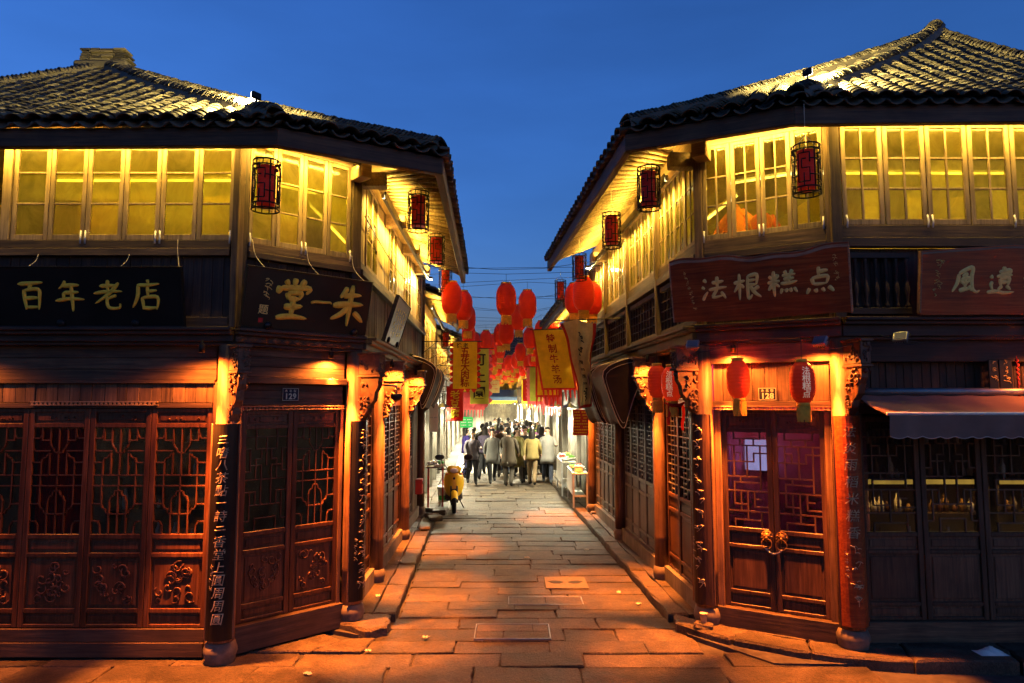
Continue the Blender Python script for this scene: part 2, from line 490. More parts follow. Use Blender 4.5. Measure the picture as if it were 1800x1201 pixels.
def stone(name, poly, z, parent, mat='paving_stone', thick=.12, jit=.008, bev=.008, seg=4):
    pts = []
    n = len(poly)
    for i in range(n):
        p, q = Vector(poly[i]), Vector(poly[(i+1) % n])
        for j in range(seg):
            t = j/seg
            d = p.lerp(q, t)
            k = jit*(.5 if j == 0 else 1)
            pts.append(d+Vector((rng.uniform(-k, k), rng.uniform(-k, k))))
    c = sum(pts, Vector((0, 0)))/len(pts)
    tx, ty = rng.uniform(-.008, .008), rng.uniform(-.008, .008)
    def zz(p, d): return d+tx*(p.x-c.x)+ty*(p.y-c.y)
    m = len(pts); vs = []
    for p in pts: vs.append((p.x-c.x, p.y-c.y, -thick))
    for p in pts: vs.append((p.x-c.x, p.y-c.y, zz(p, -bev*rng.uniform(.8, 1.6))))
    for p in pts:
        q = p+(c-p).normalized()*bev*rng.uniform(1.0, 2.2)
        vs.append((q.x-c.x, q.y-c.y, zz(q, rng.uniform(-.002, .002))))
    fs = [tuple(2*m+i for i in range(m))]
    for i in range(m):
        j = (i+1) % m
        fs += [(i, j, m+j, m+i), (m+i, m+j, 2*m+j, 2*m+i)]
    b = MB().add(vs, fs)
    return obj(name, b, mat, parent, T((c.x, c.y, z)))

# alley slabs in rows across
y = 7.35
while y < 25:
    d = rng.uniform(.29, .42) if y < 16 else .5
    x0, x1 = kL(y)+.02, kR(y)-.02
    if y < 8.1: x0, x1 = -1.55, 2.0
    x = x0
    while x < x1-.05:
        w = rng.uniform(.55, 1.25)
        if x1-(x+w) < .4: w = x1-x
        sk = rng.uniform(-.015, .015)
        stone('paving_slab', [(x+.003, y+.003), (x+w-.003, y+.003+sk), (x+w-.003+rng.uniform(-.02, .02), y+d-.003+sk), (x+.003, y+d-.003)], rng.uniform(-.012, .006), street)
        x += w
    y += d
# forecourt slabs, wide rows in front of both houses
y = 4.6
while y < 7.3:
    d = rng.uniform(.42, .52)
    if y+d > 7.2: d = 7.34-y
    x = -7.4+rng.uniform(0, .5)
    while x < 7.4:
        w = rng.uniform(.75, 1.5)
        top = 6.75 if (x < -2.2) else 99
        if y+d > 6.72 and x > 2.4: break
        sk = rng.uniform(-.03, .03)
        zz = rng.uniform(-.012, .006)
        stone('paving_slab', [(x+.007, y+.007), (x+w-.007, y+.007+sk), (x+w-.007+rng.uniform(-.05, .05), y+d-.007+sk), (x+.007, y+d-.007)], zz, street, jit=.012)
        x += w
    y += d
# irregular flags by the left corner
for poly in ([(-2.75, 7.36), (-2.1, 7.36), (-1.85, 7.7), (-2.2, 8.0), (-2.7, 7.6)], [(-2.08, 7.36), (-1.57, 7.36), (-1.5, 7.75), (-1.83, 7.72)],
             [(-3.2, 7.36), (-2.77, 7.36), (-2.72, 7.6), (-3.2, 7.62)], [(-4.1, 7.36), (-3.22, 7.36), (-3.22, 7.7), (-4.1, 7.7)], [(-5.4, 7.36), (-4.12, 7.36), (-4.12, 7.7), (-5.4, 7.7)]):
    stone('paving_slab', poly, rng.uniform(0, .012), street, jit=.02)

# raised stone walks with kerb edge
lw = struct('sidewalk_left', MB().slab([(-1.62, 7.78), (-1.45, 7.9), (kL(9)-.03, 9), (kL(30)-.03, 30), (xL(30)-.4, 30), (xL(9)-.4, 9), (-2.3, 8.1)], -.08, .02), 'mortar')
rw = struct('sidewalk_right', MB().slab([(1.95, 7.85), (2.6, 7.0), (9, 6.78), (9, 7.9), (3.6, 7.9), (2.7, 8.4), (xR(12)+.4, 12), (xR(30)+.4, 30), (kR(30)+.03, 30), (kR(9)+.03, 9)], -.08, .02), 'mortar')
stone('kerb_stone', [(-2.0, 8.06), (-1.62, 7.75), (-1.4, 7.86), (-1.42, 8.3), (-1.72, 8.35)], SIDE_Z, lw, thick=.2, jit=.02, bev=.02)
y = 8.36
while y < 24:
    L = rng.uniform(.7, 1.3)
    mid = (kL(y)-.26)
    stone('kerb_stone', [(mid, y), (kL(y), y), (kL(y+L), y+L-.012), (mid-.045*L, y+L-.012)], SIDE_Z+rng.uniform(-.01, .008), lw, thick=.2, jit=.015, bev=.018)
    stone('walk_slab', [(xL(y)-.2, y), (mid-.012, y), (mid-.012-.045*L, y+L-.012), (xL(y+L)-.2, y+L-.012)], SIDE_Z+rng.uniform(-.012, .004), lw, thick=.16, jit=.012)
    y += L
stone('kerb_stone', [(1.9, 8.3), (1.86, 7.98), (2.3, 7.5), (2.62, 7.72), (2.2, 8.08)], SIDE_Z, rw, thick=.2, jit=.02, bev=.02)
x = 2.33
pts = [(2.33, 7.48), (3.0, 7.08), (3.9, 6.86), (4.9, 6.8), (5.9, 6.78), (7, 6.78)]
for (a, b), (c, d) in zip(pts[:-1], pts[1:]):
    stone('kerb_stone', [(a+.01, b), (c-.01, d), (c-.01+.1, d+.34), (a+.11, b+.34)], SIDE_Z+rng.uniform(-.01, .01), rw, thick=.2, jit=.02, bev=.018)
    stone('walk_slab', [(a+.12, b+.355), (c+.09, d+.355), (c+.2, 7.75), (a+.2, 8.05 if a < 3.4 else 7.75)], SIDE_Z-.006, rw, thick=.16, jit=.012)
y = 8.33
while y < 24:
    L = rng.uniform(.8, 1.5)
    mid = kR(y)+.22
    stone('kerb_stone', [(kR(y), y), (mid, y), (mid-.045*L, y+L-.012), (kR(y+L), y+L-.012)], SIDE_Z+rng.uniform(-.01, .008), rw, thick=.2, jit=.018, bev=.018)
    stone('walk_slab', [(mid+.012, y), (xR(y)+.2, y), (xR(y+L)+.2, y+L-.012), (mid+.012-.045*L, y+L-.012)], SIDE_Z+rng.uniform(-.01, .004), rw, thick=.16, jit=.012)
    y += L
# far end of the alley beyond the single slabs
fm, nt, b, o = newmat('paving_far')
br = N(nt, 'ShaderNodeTexBrick'); br.inputs['Scale'].default_value = 1.0
br.inputs['Brick Width'].default_value = 1.1; br.inputs['Row Height'].default_value = .5; br.inputs['Mortar Size'].default_value = .02
br.inputs['Color1'].default_value = (.17, .14, .105, 1); br.inputs['Color2'].default_value = (.24, .2, .15, 1); br.inputs['Mortar'].default_value = (.04, .035, .03, 1)
nt.links.new(coords(nt, (1, 1, 1), False), br.inputs['Vector']); nt.links.new(br.outputs[0], b.inputs['Base Color']); b.inputs['Roughness'].default_value = .6
struct('road_far', MB().add([(kL(24.9), 24.9, .004), (kR(24.9), 24.9, .004), (kR(60), 60, .004), (kL(60), 60, .004)], [(0, 1, 2, 3)]), 'paving_far')

# drain covers let into the paving
def cover(name, x0, x1, y0, y1, label, parts):
    t = thing(name, label, 'drain cover', T(((x0+x1)/2, (y0+y1)/2, .004)))
    hx, hy = (x1-x0)/2, (y1-y0)/2
    M = W[t.name]
    fb = MB()
    for a, bb, c, d in ((-hx, hx, -hy, -hy+.014), (-hx, hx, hy-.014, hy), (-hx, -hx+.014, -hy+.014, hy-.014), (hx-.014, hx, -hy+.014, hy-.014)):
        fb.box(a, bb, c, d, -.03, .012, .003)
    obj('steel_frame', fb, 'grey_metal', t, M)
    for (a, bb, c, d) in parts:
        k = .004
        obj('cover_slab', MB().box(-hx+.016+(2*hx-.032)*a+k, -hx+.016+(2*hx-.032)*bb-k, -hy+.016+(2*hy-.032)*c+k, -hy+.016+(2*hy-.032)*d-k, -.03, .008, .004), 'paving_stone', t, M)
    return t
cover('drain_cover', -.42, .43, 7.72, 8.22, 'stone drain cover of fitted slabs in a thin steel frame, nearest the camera', [(0, .38, 0, .5), (.38, 1, 0, .5), (0, .78, .5, 1), (.78, 1, .5, 1)])
cover('drain_cover', -.05, .92, 8.98, 9.34, 'flush slab cover with pale steel corner brackets in the middle of the alley', [(0, .5, 0, 1), (.5, 1, 0, 1)])
t = thing('drain_plate', 'square pale stone plate with leaf shaped drain slots in the alley paving', 'drain plate', T((.77, 10.05, .006)))
obj('plate', MB().box(-.3, .3, -.3, .3, -.03, .01, .006), 'drain_stone', t, W[t.name])
for s in (-1, 1):
    lf = [(s*.03, 0), (s*.09, .06), (s*.18, .08), (s*.25, .03), (s*.18, -.06), (s*.09, -.07)]
    if s < 0: lf = lf[::-1]
    obj('slot', MB().slab(lf, .0105, .0135), 'rubber', t, W[t.name])

# ------------------------------------------------------------------ facade parts
def board(name, fr, a0, a1, b0, b1, z0, z1, mat, parent, c=.004):
    """one squared timber; origin at its lower left corner so the grain is its own"""
    return obj(name, MB().box(0, a1-a0, 0, b1-b0, 0, z1-z0, c), mat, parent, fr @ T((a0, b0, z0)))
def plank_wall(parent, fr, a0, a1, z0, z1, b, mat, w=.13, t=.022, back='interior_dark', name='wall'):
    wl = obj(name, MB().box(a0, a1, b+t+.004, b+t+.05, z0, z1), back, parent, fr)
    a = a0
    while a < a1-.02:
        ww = w*rng.uniform(.75, 1.25)
        if a1-(a+ww) < w*.5: ww = a1-a
        db = rng.uniform(-.004, .004)
        board('plank', fr, a+.002, a+ww-.002, b+db, b+db+t, z0+.002, z1-.002, mat, wl, .003)
        a += ww
    return wl
def hplank_wall(parent, fr, a0, a1, z0, z1, b, mat, w=.13, t=.022, name='wall'):
    wl = obj(name, MB().box(a0, a1, b+t+.004, b+t+.05, z0, z1), 'interior_dark', parent, fr)
    z = z0
    while z < z1-.02:
        ww = w*rng.uniform(.8, 1.2)
        if z1-(z+ww) < w*.5: ww = z1-z
        db = rng.uniform(-.004, .004)
        board('plank', fr, a0, a1, b+db, b+db+t, z+.002, z+ww-.002, mat, wl, .003)
        z += ww
    return wl
def sash(parent, fr, a0, a1, z0, z1, b, cols, rows, mat='wood_pale', pane='window_pane', st=.045, mt=.02, tilt=0.0):
    w, h = a1-a0, z1-z0
    M = fr @ T((a0, b, z0)) @ RZ(tilt)
    f = MB()
    f.box(0, st, 0, .04, 0, h, .004).box(w-st, w, 0, .04, 0, h, .004)
    f.box(st, w-st, .002, .038, 0, st*1.3, .004).box(st, w-st, .002, .038, h-st, h, .004)
    iw, ih = w-2*st, h-st*2.3
    for i in range(1, cols): f.box(st+iw*i/cols-mt/2, st+iw*i/cols+mt/2, .006, .032, st*1.3, h-st, .003)
    for j in range(1, rows): f.box(st, w-st, .008, .03, st*1.3+ih*j/rows-mt/2, st*1.3+ih*j/rows+mt/2, .003)
    win = obj('window', f, mat, parent, M)
    for i in range(cols):
        for j in range(rows):
            p = MB().box(st+iw*i/cols+.003, st+iw*(i+1)/cols-.003, .018, .022, st*1.3+ih*j/rows+.003, st*1.3+ih*(j+1)/rows-.003)
            obj('pane', p, pane, win, M)
    return win
def latch(parent, fr, a, b, z):
    obj('window_hook', MB().tube([(0, 0, .07), (.004, -.012, 0), (0, -.004, -.07)], .009, 5), 'white_paint', parent, fr @ T((a, b, z)))

# lattice designs as polylines in a unit panel, y down
def mirrored(ls): return ls+[[(1-x, y) for x, y in l] for l in ls]
LAT_ROPE = mirrored([[(.33, 0), (.33, .15), (.37, .19), (.40, .2), (.43, .235), (.5, .24)], [(.33, 1), (.33, .70), (.37, .65), (.42, .64), (.44, .60), (.5, .595)],
    [(.17, .33), (.2, .29), (.27, .28), (.3, .25), (.33, .245)], [(.17, .33), (.17, .72), (.2, .76), (.26, .77), (.29, .81), (.5, .815)],
    [(0, .10), (.13, .10), (.16, .06), (.17, 0)], [(0, .88), (.12, .885), (.16, .92), (.17, 1)], [(.17, .12), (.17, .0)], [(.17, .12), (.33, .12)],
    [(0, .22), (.33, .22)], [(0, .33), (.17, .33)], [(0, .55), (.5, .55)], [(0, .72), (.17, .72)], [(.17, .45), (.5, .45)], [(0, .45), (.17, .45)], [(.33, .245), (.33, .45)]])+[[(.5, 0), (.5, 1)]]
LAT_KEY = [[(0, .14), (1, .14)], [(.17, 0), (.17, .07), (.83, .07), (.83, 0)], [(.33, .07), (.33, .14)], [(.67, .07), (.67, .14)], [(.17, .14), (.17, .47), (.83, .47)], [(0, .31), (.67, .31)],
    [(.33, .31), (.33, .22), (.17, .22)], [(.5, .14), (.5, .47)], [(.67, .31), (.67, .22), (1, .22)], [(.83, .14), (.83, .6)], [(0, .47), (.17, .47)], [(.33, .47), (.33, .53), (.83, .53)], [(.17, .62), (.17, .53), (.33, .53)],
    [(0, .62), (1, .62)], [(.17, .62), (.17, .76), (.5, .76)], [(.33, .62), (.33, .83)], [(.5, .62), (.5, .83)], [(.67, .62), (.67, .78), (1, .78)], [(0, .83), (1, .83)], [(.17, 1), (.17, .92), (.83, .92), (.83, 1)], [(.83, .83), (.83, .92)], [(.5, .83), (.5, .92)], [(.83, .7), (.67, .7)]]
LAT_GRID = [[(.33, 0), (.33, 1)], [(.67, 0), (.67, 1)]]+[[(0, k/9), (1, k/9)] for k in range(1, 9)]+[[(.33, (k+.5)/9), (.67, (k+.5)/9)] for k in range(0, 9)]
LAT_STEP = mirrored([[(0, .08), (.25, .08), (.25, 0)], [(.25, .08), (.25, .2), (.5, .2)], [(0, .2), (.12, .2), (.12, .42), (0, .42)], [(.25, .3), (.25, .5), (0, .5)], [(.12, .36), (.38, .36), (.38, .5), (.5, .5)], [(.38, .2), (.38, .3), (.25, .3)],
    [(0, .62), (.25, .62), (.25, .75), (.5, .75)], [(.12, .75), (.25, .75)], [(.12, .62), (.12, .9), (0, .9)], [(.25, .88), (.25, 1)], [(.25, .88), (.5, .88)], [(.38, .5), (.38, .75)]])+[[(.5, .08), (.5, .36)], [(0, .5), (1, .5)], [(0, .08), (1, .08)]]
def lattice_mb(w, h, lines, t, d=.02):
    m = MB()
    for k, l in enumerate(lines):
        for (x0, y0), (x1, y1) in zip(l[:-1], l[1:]):
            p, q = Vector((x0*w, 0, (1-y0)*h)), Vector((x1*w, 0, (1-y1)*h))
            L = (q-p).length
            if L < 1e-5: continue
            a = math.atan2(q.z-p.z, q.x-p.x)
            dd = d*(1+.06*((k*7) % 5))
            m.box(-t*.45, L+t*.45, -dd/2, dd/2, -t/2, t/2, M=T(p) @ RY(-a))
    return m
def carve(w, h, seed, n=16, r=.006, depth=.012):
    """low relief scrollwork: curling stems and a vase"""
    q = random.Random(seed); m = MB()
    for k in range(n):
        cx, cz = q.uniform(.12, .88)*w, q.uniform(.1, .9)*h
        a0 = q.uniform(0, 6.28); s = q.choice((-1, 1)); R0 = q.uniform(.06, .16)*min(w, h)
        pts = [(min(max(cx+R0*(1-.75*i/9)*cos(a0+s*i*.62), .02*w), .98*w), 0, min(max(cz+R0*(1-.75*i/9)*sin(a0+s*i*.62), .02*h), .98*h)) for i in range(10)]
        m.tube(pts, [r*(.6+.8*sin(pi*(i+1)/11)) for i in range(10)], 4)
    return m
def leaf(parent, fr, a0, a1, z0, z1, b, lines, mat, panel, seed, latmat=None, lt=.013, pane='door_pane', top=True, fr_lat=(.09, .58), carving=True, curtain=None, st=.055):
    w, h = a1-a0, z1-z0
    M = fr @ T((a0, b, z0))
    def Z(f): return h*(1-f)
    lat0, lat1 = fr_lat
    d = MB().box(0, st, 0, .045, 0, h, .005).box(w-st, w, 0, .045, 0, h, .005)
    rails = [(0, .018), (lat0-.02, lat0), (lat1, lat1+.022), (lat1+.085, lat1+.105), (.915, .935), (.985, 1.0)]
    if not top: rails[1] = (0, lat0)
    for f0, f1 in rails: d.box(st, w-st, .002, .043, Z(f1), Z(f0), .005)
    dr = obj('door', d, mat, parent, M)
    def pan(f0, f1, nm, k, car):
        x0, x1, zz0, zz1 = st+.001, w-st-.001, Z(f1)+.001, Z(f0)-.001
        p = MB().box(x0, x1, .024, .036, zz0, zz1)
        bw = min(.03, (zz1-zz0)*.22)
        p.box(x0+bw, x1-bw, .014, .024, zz0+bw, zz1-bw, .006)
        obj(nm, p, panel, dr, M)
        if car: obj('carving', carve(x1-x0-2*bw, zz1-zz0-2*bw, k, 7 if zz1-zz0 < .2 else 18, .0055 if zz1-zz0 < .2 else .0075), panel, dr, M @ T((x0+bw, .011, zz0+bw)))
    if top: pan(.018, lat0-.02, 'top_panel', seed+1, True)
    pan(lat1+.022, lat1+.085, 'waist_panel', seed+2, False)
    pan(lat1+.105, .915, 'skirt_panel', seed+3, carving)
    pan(.935, .985, 'foot_panel', seed+4, False)
    lw_, lh = w-2*st, Z(lat0)-Z(lat1)
    obj('lattice', lattice_mb(lw_, lh, lines, lt), latmat or mat, dr, M @ T((st, .02, Z(lat1))))
    obj('glass', MB().box(st+.001, w-st-.001, .037, .041, Z(lat1)+.001, Z(lat0)-.001), pane, dr, M)
    if curtain: obj('curtain', MB().grid(lambda u, v: (st+u*lw_, .09+.012*sin(u*37), Z(lat1)+v*lh), 24, 1), curtain, dr, M)
    return dr
def column(parent, x, y, z0, z1, r=.105, base=True, mat='wood_column'):
    M = T((x, y, 0))
    prof = [(r*1.04, z0+.18), (r*1.03, z0+.6), (r, (z0+z1)/2), (r*.93, z1)]
    c = obj('column', MB().lathe(prof, 18), mat, parent, M)
    if base:
        obj('plinth', MB().lathe([(r*1.16, z0-.03), (r*1.18, z0+.02), (r*1.3, z0+.07), (r*1.28, z0+.11), (r*1.1, z0+.17), (r*.9, z0+.175)], 18), 'stone_base', c, M)
    return c
def bracket(parent, x, y, ang, ztop, seed, out=.36, mat='wood_carved'):
    """carved strut: block on top, openwork scroll tapering back to the column"""
    M = T((x, y, ztop)) @ RZ(ang)            # +X points out of the wall
    q = random.Random(seed)
    m = MB().box(.06, out+.03, -.075, .075, -.03, 0, .005).box(.07, out, -.06, .06, -.26, -.03, .006).box(.06, out+.02, -.07, .07, -.29, -.26, .004)
    b = obj('bracket', m, mat, parent, M)
    prof = [(.08, -.29), (out-.02, -.29), (out-.03, -.4), (out-.07, -.46), (out-.09, -.56), (out-.16, -.63), (out-.17, -.7), (.13, -.78), (.09, -.82)]
    obj('strut', MB().prism(prof, -.04, .04), mat, b, M)
    c = MB()
    for k in range(34):
        u = q.random(); zz = -.31-.46*u
        xm = .1+(out-.14)*(1-u)**.7
        px = q.uniform(.1, xm); s = q.choice((-1, 1)); R0 = q.uniform(.022, .05); a0 = q.uniform(0, 6.3)
        c.tube([(px+R0*(1-.08*i)*cos(a0+i*.7), s*(.045+.012*q.random()), zz+R0*(1-.08*i)*sin(a0+i*.7)) for i in range(7)], [.012, .014, .014, .013, .012, .01, .007], 5)
    for k in range(22):
        px, zz, s = q.uniform(.1, out-.03), q.uniform(-.23, -.06), q.choice((-1, 1)); R0 = q.uniform(.018, .035); a0 = q.uniform(0, 6.3)
        c.tube([(px+R0*cos(a0+i*.8), s*.064, zz+R0*sin(a0+i*.8)) for i in range(6)], [.009, .011, .011, .01, .009, .006], 5)
    for k in range(8):
        yy, zz, R0, a0 = q.uniform(-.04, .04), q.uniform(-.23, -.06), q.uniform(.015, .025), q.uniform(0, 6.3)
        c.tube([(out+.003, yy+R0*cos(a0+i*.8), zz+R0*sin(a0+i*.8)) for i in range(6)], .009, 5)
    for k in range(7):
        t = k/7; c.ball((out-.02-(out-.12)*t, q.uniform(-.02, .02), -.33-.42*t), .03-.008*t, 5)
    obj('carving', c, mat, b, M)
    return b
def dentil(parent, fr, a0, a1, b, z, mat='wood_carved', step=.045):
    m = MB().box(a0, a1, b-.012, b+.02, z+.032, z+.045, .002).box(a0, a1, b-.012, b+.02, z, z+.01, .002)
    k = a0+.01
    while k < a1-.02: m.box(k, k+step*.55, b-.01, b+.02, z+.0105, z+.0315); k += step
    return obj('dentil_rail', m, mat, parent, fr)

# ------------------------------------------------------------------ roofs
def tile_mb(concave=False, L=.2, r=.105, half=1.05, n=6, t=.014):
    m = MB(); vs = []
    s = -1 if concave else 1
    for yy, rr in ((0, r*1.06), (L, r*.92)):
        for q in (rr, rr-t):
            for i in range(n+1):
                a = -half+2*half*i/n
                vs.append((sin(a)*q, yy, s*(cos(a)*q-r*cos(half))))
    k = n+1; fs = []
    for i in range(n):
        fs += [(i, i+1, 2*k+i+1, 2*k+i), (k+i+1, k+i, 3*k+i, 3*k+i+1), (i+1, i, k+i, k+i+1)]
    fs += [(0, 2*k, 3*k, k), (n, k+n, 3*k+n, 2*k+n)]
    m.add(vs, fs, 0, True)
    return m
def prof(s): return s*(.86+.14*s)
class Roof:
    """hipped tile roof: faces (eave start, eave end, ridge point over end, ridge point over start)"""
    def __init__(s, parent, z0, z1, deck_mat='wood_pale_flat'):
        s.z0, s.z1, s.tiles, s.parent = z0, z1, [], parent
        s.deck = MB()
    def face(s, P, Q, B, A, pitch=.215, expo=.085, keep=None, expo2=.16):
        P, Q, A, B = Vector(P), Vector(Q), Vector(A), Vector(B)
        nu = 8
        def pt(u, v, off):
            p = P.lerp(A, v).lerp(Q.lerp(B, v), u)
            return (p.x, p.y, s.z0+(s.z1-s.z0)*prof(v)-off)
        s.deck.grid(lambda u, v: pt(u, v, .05), 1, nu, sm=False)
        s.deck.grid(lambda u, v: pt(1-u, v, .10), 1, nu, sm=False)
        e = (Q-P); L = e.length; e /= L
        gdir = Vector((-e.y, e.x))
        if (A-P).dot(gdir) < 0: gdir = -gdir
        D = max((A-P).dot(gdir), (B-P).dot(gdir))
        e3 = Vector((e.x, e.y, 0)); g3 = Vector((gdir.x, gdir.y, 0))
        n = int(L/pitch)
        def inside(p):
            poly = [P, Q, B, A] if (A-B).length > 1e-4 else [P, Q, A]
            sg = None
            for i in range(len(poly)):
                a, b = poly[i], poly[(i+1) % len(poly)]
                c = (b-a).cross(p-a)
                if abs(c) < 1e-9: continue
                if sg is None: sg = c > 0
                elif (c > 0) != sg: return False
            return True
        for k in range(-40, n+40):
            for conc in (False, True):
                a = (k+(.5 if conc else 0)+.25)*L/n
                ex = expo2 if conc else expo
                d = -.07 if conc else -.05
                while d < D+.05:
                    pl = P+e*a+gdir*(max(d, .0)+.02)
                    if inside(pl) and (keep is None or keep(pl)):
                        sv = max(0, d)/D
                        pos = P+e*a+gdir*d
                        dz = (s.z1-s.z0)/D*(.86+.28*sv)
                        sl = (g3+Vector((0, 0, dz))).normalized()
                        nrm = e3.cross(sl); nrm = nrm if nrm.z > 0 else -nrm
                        ax = sl.cross(nrm)
                        z = s.z0+(s.z1-s.z0)*prof(sv)+(min(d, 0)*dz)
                        jt = rng.uniform(-.05, .05); 
                        M = Matrix(((ax.x, sl.x, nrm.x, pos.x), (ax.y, sl.y, nrm.y, pos.y), (ax.z, sl.z, nrm.z, z), (0, 0, 0, 1)))
                        up = (.012 if conc else .04)+rng.uniform(-.004, .006)
                        M = M @ T((rng.uniform(-.008, .008), rng.uniform(-.008, .008), up)) @ RX(-.11+rng.uniform(-.03, .03)) @ RY(rng.uniform(-.06, .06)) @ RZ(jt)
                        s.tiles.append((M, conc))
                    d += ex*rng.uniform(.92, 1.08)
    def hip(s, P, A, step=.055, w=.13, z0=None, z1=None, lift=0.0):
        """ridge of close set tiles riding on a bed"""
        P, A = Vector(P), Vector(A)
        L = (A-P).length; n = int(L*1.15/step)
        m = MB(); prev = None; pts = []
        for i in range(n+1):
            v = i/n; p = P.lerp(A, v)
            z = (s.z0+(s.z1-s.z0)*prof(v)) if z0 is None else z0+(z1-z0)*v
            z += lift*max(0, (v-.7)/.3)**2
            pts.append(Vector((p.x, p.y, z)))
        for i in range(n):
            d = (pts[i+1]-pts[i]).normalized(); sd = d.cross(Vector((0, 0, 1))).normalized(); up = sd.cross(d)
            M = Matrix(((sd.x, d.x, up.x, pts[i].x), (sd.y, d.y, up.y, pts[i].y), (sd.z, d.z, up.z, pts[i].z+.1), (0, 0, 0, 1)))
            s.hips.append(M @ T((rng.uniform(-.008, .008), 0, rng.uniform(-.008, .008))) @ RX(-.5+rng.uniform(-.08, .08)) @ RZ(rng.uniform(-.05, .05)))
        s.beds.append(pts)
    def finish(s, single, cam=Vector((0, 0, 2.6))):
        dk = obj('roof', s.deck, 'wood_pale_flat', s.parent, I4)
        s.roof = dk
        T0, T1 = tile_mb(False), tile_mb(True)
        m0, m1 = T0.mesh('roof_tile', 'roof_tile'), T1.mesh('roof_tile', 'roof_tile')
        def key(tt):
            p = tt[0].translation
            off = abs(p.x/max(p.y, .1)) > .8
            return (off, (p-cam).length)
        ts = sorted(s.tiles, key=key)
        for M, c in ts[:single]:
            link('roof_tile', m1 if c else m0, dk, M)
        rest = MB()
        import array
        for M, c in ts[single:]:
            t = T1 if c else T0
            rest.add(t.v, t.f, 0, True, M)
        if ts[single:]:
            o = obj('roof_tile_field', rest, 'roof_tile', dk, I4); o['kind'] = 'stuff'
        TH = tile_mb(False, .16, .12, 1.2, 6, .014)
        for pts in s.beds:
            b = MB()
            def fn(u, v):
                i = min(int(u*(len(pts)-1)+.5), len(pts)-1); p = pts[i]
                d = (pts[min(i+1, len(pts)-1)]-pts[max(i-1, 0)]).normalized(); sd = d.cross(Vector((0, 0, 1))).normalized()
                prf = [(-.14, -.02), (-.11, .09), (-.06, .13), (.06, .13), (.11, .09), (.14, -.02)]
                a, z = prf[int(v*5+.5)]
                return p+sd*a+Vector((0, 0, z))
            b.grid(fn, len(pts)-1, 5, sm=False)
            obj('hip_bed', b, 'roof_tile', dk, I4)
        if s.hips:
            h = MB()
            for M in s.hips: h.add(TH.v, TH.f, 0, True, M)
            o = obj('hip_tile_row', h, 'roof_tile', dk, I4); o['kind'] = 'stuff'
        return dk
    hips = None
def new_roof(*a):
    r = Roof(*a); r.hips = []; r.beds = []; return r
def rafters(parent, P, Q, A, B, z0, z1, n, r=.03, frac=.4):
    """round rafters under the overhang, one object each"""
    P, Q, A, B = map(Vector, (P, Q, A, B))
    for i in range(n):
        u = (i+.5)/n
        pts = []
        for v in (0.01, frac*.5, frac):
            p = P.lerp(A, v).lerp(Q.lerp(B, v), u); pts.append((p.x, p.y, z0+(z1-z0)*prof(v)-.135))
        obj('rafter', MB().tube(pts, r, 6), 'wood_pale', parent, I4)
def eave_beam(parent, P, Q, z0, z1, t=.09, mat='wood_beam'):
    P, Q = Vector(P), Vector(Q)
    fr = FR(P.x, P.y, Q.x-P.x, Q.y-P.y)
    return board('eave_beam', fr, 0, (Q-P).length, 0, t, z0, z1, mat, parent, .008)

AMBER = (1.0, .235, .028)
EAVE = (1.0, .64, .09)
ROOM = (1.0, .72, .03)
def tube_light(name, label, fr, a0, a1, b, z, watts, color, group, tilt=0.0, lamp_on=True, r=.016):
    """a bare fluorescent tube on a batten; the area lamp is the tube's own light"""
    t = thing(name, label, 'tube light', fr @ T(((a0+a1)/2, b, z)), group)
    M = W[t.name]; L = (a1-a0)/2
    obj('batten', MB().box(-L, L, -.02, .02, .03, .06, .004), 'white_paint', t, M)
    for s in (-1, 1): obj('end_cap', MB().box(s*L-.012, s*L+.012, -.02, .02, -.02, .028, .003), 'white_paint', t, M)
    obj('tube', MB().tube([(-L+.014, 0, 0), (L-.014, 0, 0)], r, 8), 'tube_glow', t, M)
    if name == 'eave_tube':      # the street side of the tube is covered by a dark trough
        obj('trough', MB().box(-L-.02, L+.02, -.045, -.03, -.045, .07, .003).box(-L-.02, L+.02, -.03, .0, -.045, -.033, .003), 'iron', t, M)
        lamp('AREA', 'tube_lamp', t, M @ T((0, .022, -.02)) @ RX(.8), watts*1.15, color, shape='RECTANGLE', size=2*L, size_y=.03, spread=RAD(120))
        lamp('AREA', 'tube_uplight', t, M @ T((0, -.0, .075)) @ RX(pi+.7), watts*1.1, color, shape='RECTANGLE', size=2*L, size_y=.03, spread=pi)
    elif lamp_on:
        lamp('AREA', 'tube_lamp', t, M @ T((0, 0, -.025)) @ RX(tilt), watts, color, shape='RECTANGLE', size=2*L, size_y=.05, spread=pi)
    return t
def downlight(x, y, z, label, watts=30.0, tgt=None, ang=125, blend=.9):
    t = thing('downlight', label, 'downlight', T((x, y, z)), 'amber downlights under the cornices')
    M = W[t.name]
    obj('can', MB().lathe([(.026, -.05), (.03, -.05), (.03, .03), (.012, .045), (.012, .07)], 12), 'iron', t, M)
    obj('lens', MB().lathe([(.0001, -.043), (.025, -.043)], 12), 'lamp_amber', t, M)
    tgt = tgt or (x, y, 0)
    lamp('SPOT', 'downlight_lamp', t, aim((x, y, z-.055), tgt), watts*42, AMBER, spot_size=RAD(46), spot_blend=.6, shadow_soft_size=.025)
    lamp('SPOT', 'downlight_spill', t, aim((x, y, z-.056), (x, y, 0)), watts*3.4, AMBER, spot_size=RAD(165), spot_blend=.6, shadow_soft_size=.025)
    return t
